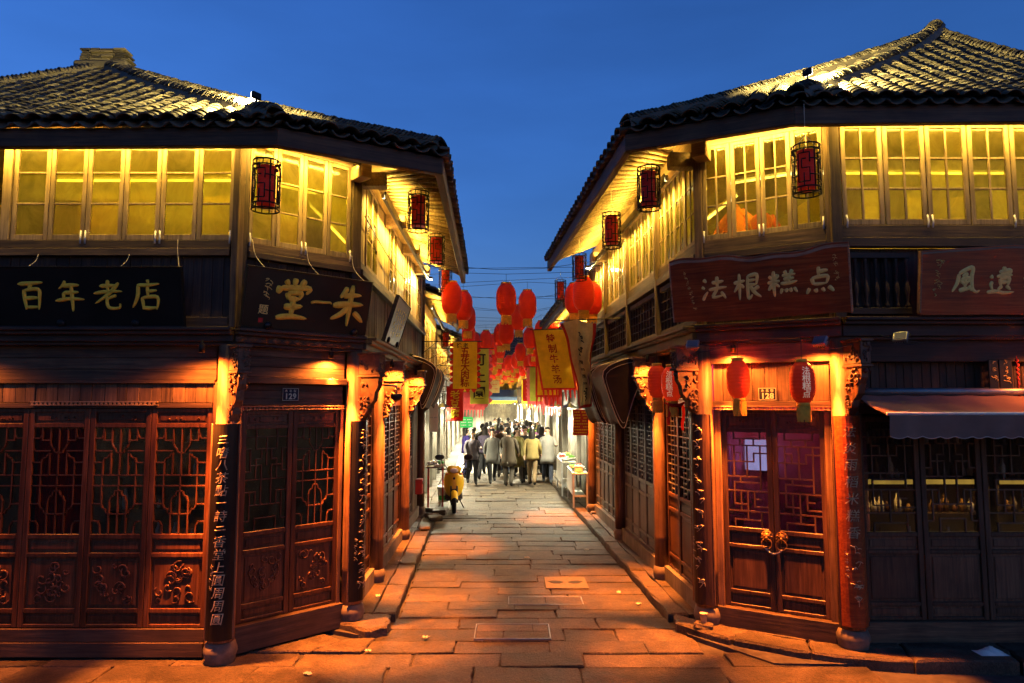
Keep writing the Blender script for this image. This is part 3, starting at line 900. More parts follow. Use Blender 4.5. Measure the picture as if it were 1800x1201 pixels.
def cornice(parent, fr, a0, a1, z0, z1, out=.16, diamonds=False, mat='wood_beam_dark'):
    h = z1-z0
    m = MB().box(a0, a1, -out, .05, z1-.035, z1, .006).box(a0, a1, -out*.8, .05, z1-.075, z1-.036, .008).box(a0, a1, -out*.5, .05, z0+.035, z1-.076, .006).box(a0, a1, -out*.3, .05, z0, z0+.034, .006)
    c = obj('cornice', m, mat, parent, fr)
    if diamonds:
        k = a0+.06
        zc = (z0+.035+z1-.076)/2; hh = (z1-.076-z0-.035)*.48
        while k < a1-.1:
            obj('diamond', MB().add([(-.055, 0, 0), (0, 0, hh), (.055, 0, 0), (0, 0, -hh), (0, -.018, 0)], [(0, 4, 1), (1, 4, 2), (2, 4, 3), (3, 4, 0)]), 'wood_carved', c, fr @ T((k, -out*.5-.001, zc)))
            k += .125
    return c

# ================================================================== left house
house = thing('teahouse', 'two storey wooden corner house with black gilded signboards and yellow lit windows', 'house', T((LA.x, LA.y, 0)))
H = house
FF = FR(-9.0, LA.y, 1, 0); fa = lambda x: x+9.0          # front facade
FC = FR(LA.x, LA.y, LB.x-LA.x, LB.y-LA.y); LC_ = (LB-LA).length
FS = FR(LB.x, LB.y, xL(15.9)-LB.x, 15.9-LB.y); LS = math.hypot(xL(15.9)-LB.x, 15.9-LB.y)
foot = [(-9, 7.3), (LA.x-.05, 7.3), (LB.x-.2, LB.y+.05), (xL(15.8)-.18, 15.8), (-9, 15.8)]
obj('floor_slab', MB().slab(foot, 3.34, 3.5), 'interior_dark', H, I4)
obj('ceiling_board', MB().slab([(-9, 7.3), (-3, 7.3), (-2.1, 8.2), (xL(15.8)-.2, 15.8), (-9, 15.8)], 5.62, 5.66), 'cream_board', H, I4)
obj('inner_wall', MB().box(-9, -4.4, 10.2, 10.3, 3.5, 5.62), 'plaster', H, I4)
obj('inner_wall', MB().box(-4.5, -4.4, 10.301, 15.8, 3.5, 5.62), 'plaster', H, I4)
obj('inner_wall', MB().box(-9, -4.4, 10.1, 10.2, 0, 3.34), 'interior_dark', H, I4)
obj('inner_wall', MB().box(-4.5, -4.4, 10.201, 15.8, 0, 3.34), 'interior_dark', H, I4)
obj('end_wall', MB().box(-9, xL(15.8)-.06, 15.82, 15.9, 0, 6.0), 'wood_plank_dark', H, I4)
obj('end_wall', MB().box(-9.1, -9.0, 7.1, 15.8, 0, 5.9), 'wood_plank_dark', H, I4)
obj('floor', MB().slab([(-9, 7.3), (-2.9, 7.3), (-2.05, 8.2), (xL(15.8)-.1, 15.8), (-9, 15.8)], -.02, .12), 'interior_dark', H, I4)

# front, upper storey
plank_wall(H, FF, fa(-5.9), fa(-2.98), 3.36, 4.13, .03, 'wood_plank_dark', .115)
board('sill', FF, fa(-5.9), fa(-2.98), -.04, .05, 4.13, 4.21, 'wood_beam', H)
board('sill', FF, fa(-5.9), fa(-2.98), -.02, .05, 4.214, 4.30, 'wood_beam', H)
board('head_beam', FF, fa(-5.9), fa(-2.98), -.005, .06, 5.42, 5.66, 'wood_pale_flat', H)
edges = [-5.72, -5.32, -4.93, -4.53, -4.13, -3.73, -3.33, -3.36+.43]
for k in range(6):
    x0 = -5.33+k*.395
    sash(H, FF, fa(x0)+.004, fa(x0+.395)-.004, 4.305, 5.42, .0, 1, 3)
for x in (-5.33+.395*2, -5.33+.395*4, -5.33+.395*6):
    latch(H, FF, fa(x)-.025, -.02, 4.33)
    if x < -3: latch(H, FF, fa(x)+.025, -.02, 4.33)
board('post', FF, fa(-5.43), fa(-5.335), -.02, .08, 4.3, 5.42, 'wood_pale', H)
board('post', FF, fa(-2.955), fa(-2.89), -.05, .08, 3.37, 5.6, 'wood_plank', H)
board('post', FC, -.02, .07, -.03, .08, 3.37, 5.6, 'wood_plank', H)
board('post', FC, .075, .125, -.01, .08, 3.37, 5.6, 'wood_plank', H)
board('low_rail', FF, fa(-3.75), fa(-2.98), -.01, .028, 3.38, 3.48, 'wood_beam_dark', H)
# chamfer, upper storey
plank_wall(H, FC, .13, LC_-.03, 3.36, 4.13, .03, 'wood_plank_dark', .085)
board('sill', FC, .13, LC_-.0, -.05, .05, 4.13, 4.2, 'wood_beam', H)
board('sill', FC, .13, LC_-.0, -.02, .05, 4.204, 4.30, 'wood_beam', H)
board('head_beam', FC, .13, LC_, -.005, .06, 5.42, 5.72, 'wood_pale_flat', H)
cw = (LC_-.13-.11)/4
for k in range(4):
    sash(H, FC, .132+k*cw, .132+(k+1)*cw-.006, 4.305, 5.42, 0, 1, 3, tilt=0.0)
for a in (.14, .13+2*cw-.02, .13+2*cw+.03, .13+4*cw-.02): latch(H, FC, a, -.02, 4.33)
board('post', FC, LC_-.1, LC_+.02, -.03, .08, 3.37, 5.7, 'wood_plank', H)
# alley side, upper storey: boards with small windows
board('sill', FS, .06, LS, -.05, .05, 4.13, 4.2, 'wood_beam', H)
board('sill', FS, .06, LS, -.02, .05, 4.204, 4.30, 'wood_beam', H)
plank_wall(H, FS, .06, LS, 3.36, 4.13, .03, 'wood_plank', .12)
board('head_beam', FS, .02, LS, -.005, .06, 5.42, 5.78, 'wood_pale_flat', H)
a = .08
for k in range(4):
    plank_wall(H, FS, a, a+.42, 4.305, 5.42, .02, 'wood_pale', .1)
    sash(H, FS, a+.43, a+.85, 4.305, 5.42, 0, 1, 3); sash(H, FS, a+.855, a+1.275, 4.305, 5.42, 0, 1, 3)
    plank_wall(H, FS, a+1.28, a+1.93, 4.305, 5.42, .02, 'wood_pale', .1)
    a += 1.94
board('corner_post', FS, LS-.12, LS, -.03, .08, .1, 5.8, 'wood_plank', H)
for k, a in enumerate((.05, 1.98, 3.9, 5.85)):
    board('beam_end', FS, a, a+.16, -.3, .0, 5.24, 5.41, 'wood_pale_flat', H)
board('beam_end', FC, LC_-.15, LC_-.02, -.3, -.031, 5.24, 5.4, 'wood_pale_flat', H)
# cornices
cornice(H, FF, fa(-7), fa(LA.x)+.04, 3.18, 3.36, .2)
cornice(H, FC, .0, LC_+.03, 3.18, 3.36, .2, True)
cornice(H, FS, -.02, LS-.4, 3.18, 3.36, .24)
# front, ground floor
hplank_wall(H, FF, fa(-6.4), fa(-3.1), 2.82, 3.18, .04, 'wood_beam', .12)
board('rail', FF, fa(-6.4), fa(-3.1), .0, .08, 2.785, 2.82, 'wood_beam', H)
plank_wall(H, FF, fa(-6.4), fa(-3.12), 2.585, 2.785, .045, 'wood_plank', .11)
board('rail', FF, fa(-6.4), fa(-3.12), .02, .09, 2.53, 2.583, 'wood_beam_dark', H)
dentil(H, FF, fa(-5.0), fa(-3.68), .0, 2.555, 'wood_pale_flat')
board('threshold', FF, fa(-6.4), fa(-3.12), .0, .14, .03, .17, 'wood_beam_dark', H)
board('threshold', FF, fa(-6.4), fa(-3.12), .02, .12, .173, .3, 'wood_beam_dark', H)
x = -5.68
for k in range(4):
    leaf(H, FF, fa(x), fa(x+.635), .305, 2.525, .05, LAT_ROPE, 'lacquer_door', 'lacquer_panel', 100+k*9, lt=.012, curtain='red_cloth' if k == 1 else None)
    x += .64
board('jamb', FF, fa(-3.115), fa(-3.045), .02, .12, .04, 2.8, 'wood_column', H)
# chamfer, ground floor
hplank_wall(H, FC, .12, LC_-.13, 2.86, 3.18, .04, 'wood_beam', .11)
board('lintel', FC, .1, LC_-.13, -.03, .05, 2.79, 2.858, 'wood_beam', H)
hplank_wall(H, FC, .12, LC_-.14, 2.555, 2.788, .05, 'wood_beam', .085)
dentil(H, FC, .11, LC_-.14, .01, 2.505, 'wood_carved')
board('threshold', FC, .1, LC_-.12, -.02, .12, .03, .3, 'wood_beam_dark', H)
dw = (LC_-.13-.2)/2
for k in range(2):
    leaf(H, FC, .155+k*(dw+.004), .155+(k+1)*dw+k*.004, .305, 2.5, .055, LAT_ROPE if k else LAT_STEP, 'lacquer_door', 'lacquer_panel', 200+k*9, lt=.01)
board('jamb', FC, .1, .15, .03, .12, .04, 2.55, 'wood_column', H)
board('jamb', FC, LC_-.175, LC_-.135, .03, .12, .04, 2.55, 'wood_column', H)
# alley side, ground floor
cols = [0.0, 1.64, 4.55, 7.3]
hplank_wall(H, FS, .1, LS, 2.66, 3.18, .06, 'wood_beam', .13)
board('threshold', FS, .1, LS, -.0, .12, .08, .3, 'wood_weathered', H)
def bay(H, FS, a0, a1, n, z0, z1, seed, mat, lines, b=.06, lat='door_grey', fr_lat=(.05, .56)):
    w = (a1-a0)/n
    for k in range(n):
        leaf(H, FS, a0+k*w+.003, a0+(k+1)*w-.003, z0, z1, b, lines, mat, mat, seed+k*7, latmat=lat, lt=.014, top=False, fr_lat=fr_lat, carving=False, st=.04)
bay(H, FS, .17, 1.5, 2, .305, 2.64, 300, 'door_dark', LAT_GRID)
bay(H, FS, 1.78, 4.42, 4, .305, 2.64, 330, 'door_dark', LAT_GRID)
plank_wall(H, FS, 4.68, 5.5, .305, 2.64, .05, 'wood_weathered', .14)
leaf(H, FS, 5.52, 6.3, .305, 2.64, .06, LAT_GRID, 'wood_weathered', 'wood_weathered', 380, top=False, fr_lat=(.05, .5), carving=False)
plank_wall(H, FS, 6.32, LS-.12, .305, 2.64, .05, 'wood_weathered', .13)
column(H, LA.x, LA.y-.02, .03, 3.18, .125)
column(H, LB.x, LB.y-.0, SIDE_Z, 3.18, .115)
for k, a in enumerate(cols[1:]):
    p = FS @ Vector((a, .0, 0))
    column(H, p.x, p.y, SIDE_Z, 3.18, .1)
fb = math.atan2(-1, .35)
bracket(H, LA.x+.0, LA.y, math.atan2(-.75, .66), 3.17, 1, .36)
bracket(H, LB.x, LB.y, math.atan2(-.42, .9), 3.17, 2, .38)
for k, a in enumerate(cols[1:]):
    p = FS @ Vector((a, 0, 0)); bracket(H, p.x, p.y, math.atan2(-.05, 1), 3.17, 3+k, .36)

# roof
E0, E1, E2, E3 = (-8.1, 6.62), (-2.33, 6.56), (-.77, 7.42), (-1.0, 14.5)
A0, A1 = (-5.84, 9.5), (-6.05, 14.5)
rf = new_roof(H, 5.37, 7.36)
rf.face(E0, E1, A0, A0, keep=lambda p: p.x > -7.6)
rf.face(E1, E2, A0, A0)
rf.face(E2, E3, A1, A0, expo=.12, expo2=.2)
rf.hip(E1, A0); rf.hip(E2, A0); rf.hip(E0, A0)
rf.hip(A0, A1, z0=7.40, z1=7.40)
dk = rf.finish(300)
orn = MB()
for k in range(5):
    L = .62-.04*(k > 1)-.06*(k > 3); z = 7.43+k*.036; x = -6.12+rng.uniform(-.02, .02)
    while x < -6.12+L:
        w_ = rng.uniform(.12, .2); orn.box(x, x+w_-.006, 9.3+rng.uniform(-.02, .02), 9.5, z, z+.027, .004); x += w_
obj('ridge_end', orn, 'roof_tile', dk, I4)
obj('ridge_end_bed', MB().box(-6.22, -5.45, 9.27, 9.6, 7.28, 7.425, .03), 'roof_tile', dk, I4)
for P, Q in ((E0, E1), (E1, E2), (E2, E3)):
    eave_beam(H, P, Q, 5.12, 5.31)
rafters(H, E1, E2, A0, A0, 5.37, 7.36, 8, .028, .26)
rafters(H, E2, E3, A1, A0, 5.37, 7.36, 34, .028, .24)
rafters(H, E0, E1, A0, A0, 5.37, 7.36, 26, .028, .22)

# ================================================================== right house
house2 = thing('pastry_shop_house', 'two storey wooden corner house with red signboards and many paned upper windows', 'house', T((RA.x, RA.y, 0)))
H = house2
y1 = 15.9
GS = FR(xR(y1), y1, RB.x-xR(y1), RB.y-y1); GL = math.hypot(RB.x-xR(y1), RB.y-y1)
GC = FR(RB.x, RB.y, RA.x-RB.x, RA.y-RB.y); GCL = (RA-RB).length
GF = FR(RA.x, RA.y, 1, .0); 
obj('floor_slab', MB().slab([(xR(15.8)+.18, 15.8), (RB.x+.2, RB.y+.1), (RA.x+.1, 7.45), (9, 7.45), (9, 15.8)], 3.4, 3.52), 'interior_dark', H, I4)
obj('ceiling_board', MB().slab([(xR(15.8)+.2, 15.8), (RB.x+.25, 8.2), (3.6, 7.45), (9, 7.45), (9, 15.8)], 5.86, 5.9), 'cream_board', H, I4)
obj('inner_wall', MB().box(4.9, 9, 10.2, 10.3, 3.52, 5.86), 'plaster', H, I4)
obj('inner_wall', MB().box(4.8, 4.899, 10.2, 15.8, 3.52, 5.86), 'plaster', H, I4)
obj('inner_wall', MB().box(4.9, 9, 10.4, 10.5, 0, 3.4), 'interior_dark', H, I4)
obj('inner_wall', MB().box(4.8, 4.899, 10.4, 15.8, 0, 3.4), 'interior_dark', H, I4)
obj('inner_wall', MB().box(-.22, 1.56, 2.0, 2.1, 0, 3.4), 'interior_mauve', H, GC)
obj('inner_wall', MB().box(-.22, -.16, .55, 1.999, 0, 3.4), 'interior_mauve', H, GC)
obj('inner_wall', MB().box(1.5, 1.56, .2, 1.999, 0, 3.4), 'interior_mauve', H, GC)
obj('end_wall', MB().box(xR(15.8)+.06, 9, 15.82, 15.9, 0, 6.2), 'wood_plank_dark', H, I4)
obj('end_wall', MB().box(9.0, 9.1, 7.3, 15.8, 0, 6.2), 'wood_plank_dark', H, I4)
obj('floor', MB().slab([(xR(15.8)+.1, 15.8), (RB.x+.15, 8.15), (3.6, 7.45), (9, 7.45), (9, 15.8)], -.02, .13), 'interior_dark', H, I4)
# upper storey, front
board('sill', GF, .06, 3.2, -.03, .06, 4.26, 4.36, 'wood_beam_dark', H)
board('sill', GF, .06, 3.2, -.01, .06, 4.364, 4.5, 'wood_beam', H)
board('head_beam', GF, .03, 3.2, -.005, .06, 5.64, 5.95, 'wood_pale_flat', H)
for k in range(6):
    sash(H, GF, .085+k*.465, .085+(k+1)*.465-.012, 4.505, 5.64, 0, 2, 3, st=.05, mt=.024)
for a in (.11, .085+.93-.03, .085+.93+.02, .085+1.86-.02): latch(H, GF, a, -.02, 4.54)
plank_wall(H, GF, .06, 3.2, 3.48, 4.26, .08, 'wood_plank_dark', .12)
board('rail', GF, .12, .78, .0, .06, 4.14, 4.2, 'wood_beam_dark', H); board('rail', GF, .12, .78, .0, .06, 3.53, 3.6, 'wood_beam_dark', H)
bal = [(.022, 0), (.026, .03), (.014, .06), (.02, .12), (.032, .2), (.02, .28), (.013, .31), (.02, .34), (.016, .5), (.024, .53), (.022, .535)]
for k in range(6): obj('baluster', MB().lathe(bal, 10), 'wood_plank_dark', H, GF @ T((.2+k*.11, .03, 3.602)))
board('post', GF, -.06, .055, -.04, .08, 3.49, 5.7, 'wood_plank', H)
board('post', GC, GCL-.1, GCL-.03, -.03, .06, 3.49, 5.7, 'wood_plank', H)
# upper storey, chamfer
board('sill', GC, .06, GCL-.1, -.04, .06, 4.26, 4.34, 'wood_beam_dark', H); board('sill', GC, .06, GCL-.1, -.02, .06, 4.344, 4.5, 'wood_beam', H)
board('head_beam', GC, .02, GCL-.1, -.005, .06, 5.64, 6.0, 'wood_pale_flat', H)
board('post', GC, -.04, .055, -.04, .06, 3.49, 5.8, 'wood_plank', H)
cw = (GCL-.16)/4
for k in range(4): sash(H, GC, .06+k*cw, .06+(k+1)*cw-.008, 4.505, 5.64, 0, 2, 3, st=.045, mt=.02, pane='window_pane_clear')
for a in (.07, .06+2*cw-.025, .06+2*cw+.02, .06+4*cw-.02): latch(H, GC, a, -.02, 4.54)
plank_wall(H, GC, .06, GCL-.1, 3.48, 4.26, .05, 'wood_plank_dark', .12)
# upper storey, alley side: continuous glazing over a lattice balustrade
board('sill', GS, 0, GL-.05, -.05, .06, 4.26, 4.36, 'wood_beam', H); board('sill', GS, 0, GL-.05, -.02, .06, 4.364, 4.5, 'wood_beam', H)
board('head_beam', GS, 0, GL-.02, -.005, .06, 5.64, 6.05, 'wood_pale_flat', H)
n = 17; w = (GL-.1)/n
for k in range(n): sash(H, GS, .02+k*w, .02+(k+1)*w-.01, 4.505, 5.64, 0, 2, 3, st=.04, mt=.018)
plank_wall(H, GS, .02, GL-.05, 3.48, 4.26, .1, 'wood_plank_dark', .14)
for a0, a1 in ((.1, 2.0), (2.1, 4.05), (4.15, 6.0), (6.1, GL-.1)):
    board('rail', GS, a0, a1, .0, .05, 4.16, 4.23, 'wood_beam', H); board('rail', GS, a0, a1, .0, .05, 3.53, 3.6, 'wood_beam', H)
    ln = [[(i/10, 0), (i/10, 1)] for i in range(11)]+[[(0, j/4), (1, j/4)] for j in range(5)]
    obj('balustrade_lattice', lattice_mb(a1-a0, .55, ln, .014), 'wood_beam_dark', H, GS @ T((a0, .03, 3.605)))
for a in (.03, 2.03, 4.08, 6.03): board('post', GS, a, a+.07, -.06, .09, 3.49, 5.7, 'wood_plank', H)
for k, a in enumerate((GL-.22, GL-2.0, GL-3.9, GL-5.8)): board('beam_end', GS, a, a+.16, -.3, -.0, 5.44, 5.62, 'wood_pale_flat', H)
board('beam_end', GC, .02, .18, -.3, -.041, 5.44, 5.62, 'wood_pale_flat', H)
# cornices
cornice(H, GS, .3, GL+.02, 3.25, 3.48, .22); cornice(H, GC, -.02, GCL+.02, 3.25, 3.48, .22); cornice(H, GF, -.02, 4.0, 3.25, 3.48, .2)
# ground floor, front
board('lintel', GF, .1, 4.0, .0, .1, 3.02, 3.249, 'wood_beam_dark', H)
plank_wall(H, GF, .12, 4.0, 2.56, 3.02, .12, 'wood_plank_dark', .09)
board('rail', GF, .12, 4.0, .1, .2, 2.47, 2.558, 'wood_beam_dark', H)
board('threshold', GF, .12, 4.0, .1, .24, .08, .3, 'wood_beam', H)
board('jamb', GF, .13, .2, .13, .22, .3, 2.47, 'door_brown', H)
for k in range(4): leaf(H, GF, .21+k*.66, .21+k*.66+.65, .305, 2.465, .15, LAT_KEY if k % 2 == 0 else LAT_STEP, 'door_brown', 'door_brown', 500+9*k, lt=.013, top=False, fr_lat=(.04, .58), carving=False)
# ground floor, chamfer
board('lintel', GC, .1, GCL-.1, -.03, .08, 3.03, 3.249, 'wood_beam', H)
plank_wall(H, GC, .12, GCL-.13, 2.6, 3.03, .04, 'wood_plank', .12)
board('rail', GC, .1, GCL-.12, .0, .08, 2.545, 2.6, 'wood_beam', H)
dentil(H, GC, .1, GCL-.12, -.015, 2.5, 'wood_carved')
board('threshold', GC, .1, GCL-.1, -.03, .14, .08, .3, 'wood_beam_dark', H)
board('jamb', GC, .12, .19, .02, .12, .3, 2.5, 'wood_column', H); board('jamb', GC, GCL-.2, GCL-.13, .02, .12, .3, 2.5, 'wood_column', H)
dw = (GCL-.4)/2
for k in range(2):
    d = leaf(H, GC, .195+k*(dw+.005), .195+(k+1)*dw+k*.005, .305, 2.5, .06, LAT_KEY, 'door_dark', 'door_dark', 550+9*k, lt=.015, top=True, fr_lat=(.115, .60), carving=False)
    Mk = GC @ T((.195+dw+(-.075 if k == 0 else .08), .05, 1.11))
    kn = MB().lathe([(.001, .045), (.02, .044), (.035, .03), (.05, .012), (.062, .008), (.066, 0)], 16, M=RX(pi/2))
    for q in range(9): kn.ball((.05*cos(q*.7), -.014, .05*sin(q*.7)), .013, 5)
    kn.ball((0, -.05, -.012), .017, 5); kn.ball((-.018, -.042, .012), .009, 4); kn.ball((.018, -.042, .012), .009, 4)
    o = obj('knocker', kn, 'brass', d, Mk); o['label'] = 'round brass lion mask knocker with a hanging ring'
    obj('ring', MB().tube([(.055*cos(q*pi/9), -.045, -.075+.055*sin(q*pi/9)) for q in range(18)], .006, 5, closed=True), 'brass', d, Mk)
ch = MB()
for k in range(14):
    t_ = k/13; x = -.08+.16*t_; z = -.13-.045*sin(pi*t_)
    ch.tube([(x+.012*cos(q*pi/4), -.05+(.006*sin(q*pi/4) if k % 2 else 0), z+(.008*sin(q*pi/4) if k % 2 == 0 else 0)) for q in range(8)], .003, 4, closed=True)
o = thing('door_chain', 'steel chain looped through the two ring knockers of door 128', 'chain', GC @ T((.195+dw, .05, 1.11)))
obj('links', ch, 'chrome', o, W[o.name])
# ground floor, alley side
cc = [GL-1.92, GL-4.75, GL-7.85]
hplank_wall(H, GS, .3, GL-.1, 2.66, 3.25, .06, 'wood_beam_dark', .14)
board('threshold', GS, .3, GL-.1, .0, .12, .08, .3, 'wood_weathered', H)
bay(H, GS, GL-1.8, GL-.16, 3, .305, 2.64, 600, 'door_dark', LAT_GRID)
bay(H, GS, GL-4.62, GL-2.05, 5, .305, 2.64, 640, 'door_grey', LAT_GRID)
bay(H, GS, GL-7.7, GL-4.88, 6, .305, 2.64, 690, 'door_grey', LAT_GRID)
column(H, RA.x, RA.y, SIDE_Z, 3.25, .125); column(H, RB.x, RB.y, SIDE_Z, 3.25, .12)
for a in cc:
    p = GS @ Vector((a, 0, 0)); column(H, p.x, p.y, SIDE_Z, 3.25, .1)
bracket(H, RB.x, RB.y, math.atan2(-.35, -.95), 3.24, 21, .38); bracket(H, RA.x, RA.y, math.atan2(-.9, .2), 3.24, 22, .36, 'door_dark')
for k, a in enumerate(cc):
    p = GS @ Vector((a, 0, 0)); bracket(H, p.x, p.y, math.atan2(-.02, -1), 3.24, 23+k, .36)
# roof
S0, S1, S2, S3 = (6.8, 6.75), (2.93, 6.85), (1.3, 7.62), (.78, 14.9)
B0, B1 = (6.16, 9.5), (5.9, 14.9)
rf = new_roof(H, 5.72, 7.86)
rf.face(S1, S0, B0, B0)
rf.face(S2, S1, B0, B0)
rf.face(S3, S2, B0, B1, expo=.12, expo2=.2)
rf.hip(S1, B0, step=.04, lift=.1); rf.hip(S2, B0); rf.hip(S0, B0)
rf.hip(B0, B1, z0=7.9, z1=7.9)
rf.finish(300)
for P, Q in ((S3, S2), (S2, S1), (S1, S0)): eave_beam(H, P, Q, 5.46, 5.66)
rafters(H, S2, S1, B0, B0, 5.72, 7.86, 8, .028, .3)
rafters(H, S3, S2, B0, B1, 5.72, 7.86, 36, .028, .27)
rafters(H, S1, S0, B0, B0, 5.72, 7.86, 16, .028, .26)

# ------------------------------------------------------------------ lights that the two houses carry
tube_light('ceiling_tube', 'fluorescent tube glowing behind the front windows of the black signed house', FF, fa(-5.6), fa(-3.3), 1.0, 5.28, 3.9, ROOM, 'room tubes')
tube_light('ceiling_tube', 'fluorescent tube glowing behind the angled corner windows of the black signed house', FC, .15, 1.3, .75, 5.25, 2.4, ROOM, 'room tubes')
tube_light('ceiling_tube', 'fluorescent tube in the alley room of the black signed house', FS, 1.0, 6.0, .9, 5.3, 4.56, ROOM, 'room tubes')
tube_light('ceiling_tube', 'fluorescent tube glowing behind the front windows of the red signed house', GF, .3, 2.6, 1.0, 5.42, 4.26, ROOM, 'room tubes')
tube_light('ceiling_tube', 'fluorescent tube glowing behind the angled windows of the red signed house', GC, .2, 1.2, .8, 5.4, 1.5, ROOM, 'room tubes')
tube_light('ceiling_tube', 'fluorescent tube behind the alley windows of the red signed house', GS, 1.0, GL-1.0, .9, 5.4, 5.46, ROOM, 'room tubes')
tube_light('eave_tube', 'tube lamp under the front eave of the black signed house', FF, fa(-6.0), fa(-3.0), -.2, 5.4, 9, EAVE, 'eave tubes')
tube_light('eave_tube', 'tube lamp under the angled eave of the black signed house', FC, .1, 1.4, -.24, 5.42, 7, EAVE, 'eave tubes')
tube_light('eave_tube', 'tube lamp under the alley eave of the black signed house', FS, .5, 6.4, -.2, 5.24, 40, EAVE, 'eave tubes')
tube_light('eave_tube', 'tube lamp under the front eave of the red signed house', GF, .1, 3.0, -.2, 5.68, 9, EAVE, 'eave tubes')
tube_light('eave_tube', 'tube lamp under the angled eave of the red signed house', GC, .1, 1.35, -.24, 5.7, 7, EAVE, 'eave tubes')
tube_light('eave_tube', 'tube lamp under the alley eave of the red signed house', GS, GL-7.2, GL-.6, -.2, 5.46, 40, EAVE, 'eave tubes')
downlight(LA.x-.2, LA.y-.25, 3.14, 'amber downlight at the inner end of the four leaf lattice doors', 13, (LA.x-.1, LA.y-.5, 0))
downlight(LB.x-.22, LB.y-.3, 3.14, 'amber downlight beside the pillar right of door 129', 13, (LB.x+.42, LB.y-.3, 0))
downlight(RA.x+2.08, RA.y-.3, 3.2, 'amber downlight above the far end of the shop awning', 3, (RA.x+1.6, RA.y-.95, 0))
downlight(-5.75, LA.y-.25, 3.14, 'amber downlight at the outer end of the four leaf lattice doors', 5.5, (-5.75, LA.y-.4, 0))
for k, a in enumerate(cols[1:]):
    p = FS @ Vector((a-.24, -.22, 3.12)); q = FS @ Vector((a-.1, -.62, 0))
    downlight(p.x, p.y, p.z, 'amber downlight by the %s alley pillar of the black signed house' % ('first', 'second', 'third')[k], 13, tuple(q))
downlight(RB.x+.27, RB.y-.32, 3.2, 'amber downlight beside the alley corner pillar of door 128', 13, (RB.x-.25, RB.y-.5, 0))
downlight(RA.x-.26, RA.y-.08, 3.2, 'amber downlight beside the awning side pillar of door 128', 11, (RA.x-.3, RA.y-.55, 0))
for k, a in enumerate(cc):
    p = GS @ Vector((a+.24, -.22, 3.2)); q = GS @ Vector((a+.1, -.66, 0))
    downlight(p.x, p.y, p.z, 'amber downlight by the %s alley pillar of the red signed house' % ('first', 'second', 'third')[k], 13, tuple(q))
def roof_flood(x, y, z, tgt, label, watts, size=110):
    t = thing('roof_floodlight', label, 'floodlight', T((x, y, z)))
    M = T((x, y, z)) @ RZ(math.atan2(tgt[1]-y, tgt[0]-x)-pi/2)
    obj('housing', MB().box(-.05, .05, -.04, .0, -.035, .035, .008), 'iron', t, M)
    obj('lens', MB().box(-.044, .044, .001, .006, -.03, .03), 'lamp_white', t, M)
    obj('bracket', MB().tube([(0, -.02, -.035), (0, -.02, -.13)], .01, 6), 'iron', t, M)
    lamp('SPOT', 'flood_lamp', t, aim((x, y, z), tgt) @ T((0, 0, -.03)), watts, (1.0, .75, .27), spot_size=RAD(size), spot_blend=.8, shadow_soft_size=.06)
def wall_flood(fr, a, z, dirn, label, watts):
    t = thing('wall_floodlight', label, 'floodlight', fr @ T((a, -.28, z)))
    M = W[t.name]
    obj('housing', MB().box(-.06, .06, -.05, .05, 0, .05, .008), 'iron', t, M); obj('lens', MB().box(-.05, .05, -.04, .04, -.006, -.001), 'lamp_white', t, M)
    obj('bracket', MB().tube([(0, .05, .03), (0, .3, .06)], .012, 6), 'iron', t, M)
    lamp('SPOT', 'wall_flood_lamp', t, aim(fr @ Vector((a, -.28, z-.01)), fr @ Vector((a+dirn, .02, z-.55))), watts, (1.0, .76, .28), spot_size=RAD(150), spot_blend=.9, shadow_soft_size=.06)
wall_flood(FS, 6.3, 5.2, -.5, 'white hot floodlight washing the far upper wall of the black signed house', 60)
wall_flood(GS, 1.4, 5.45, .5, 'white hot floodlight washing the far upper wall of the red signed house', 60)
roof_flood(-2.62, 6.72, 5.70, (-5.0, 8.3, 6.75), 'small floodlight on the hip end of the black signed house roof', 260, 165)
roof_flood(3.15, 6.98, 6.08, (5.4, 8.6, 7.45), 'small floodlight on the hip end of the red signed house roof', 300, 165)

plain('gold_worn', (.42, .3, .16), .6, 0, .5, 14, .3)
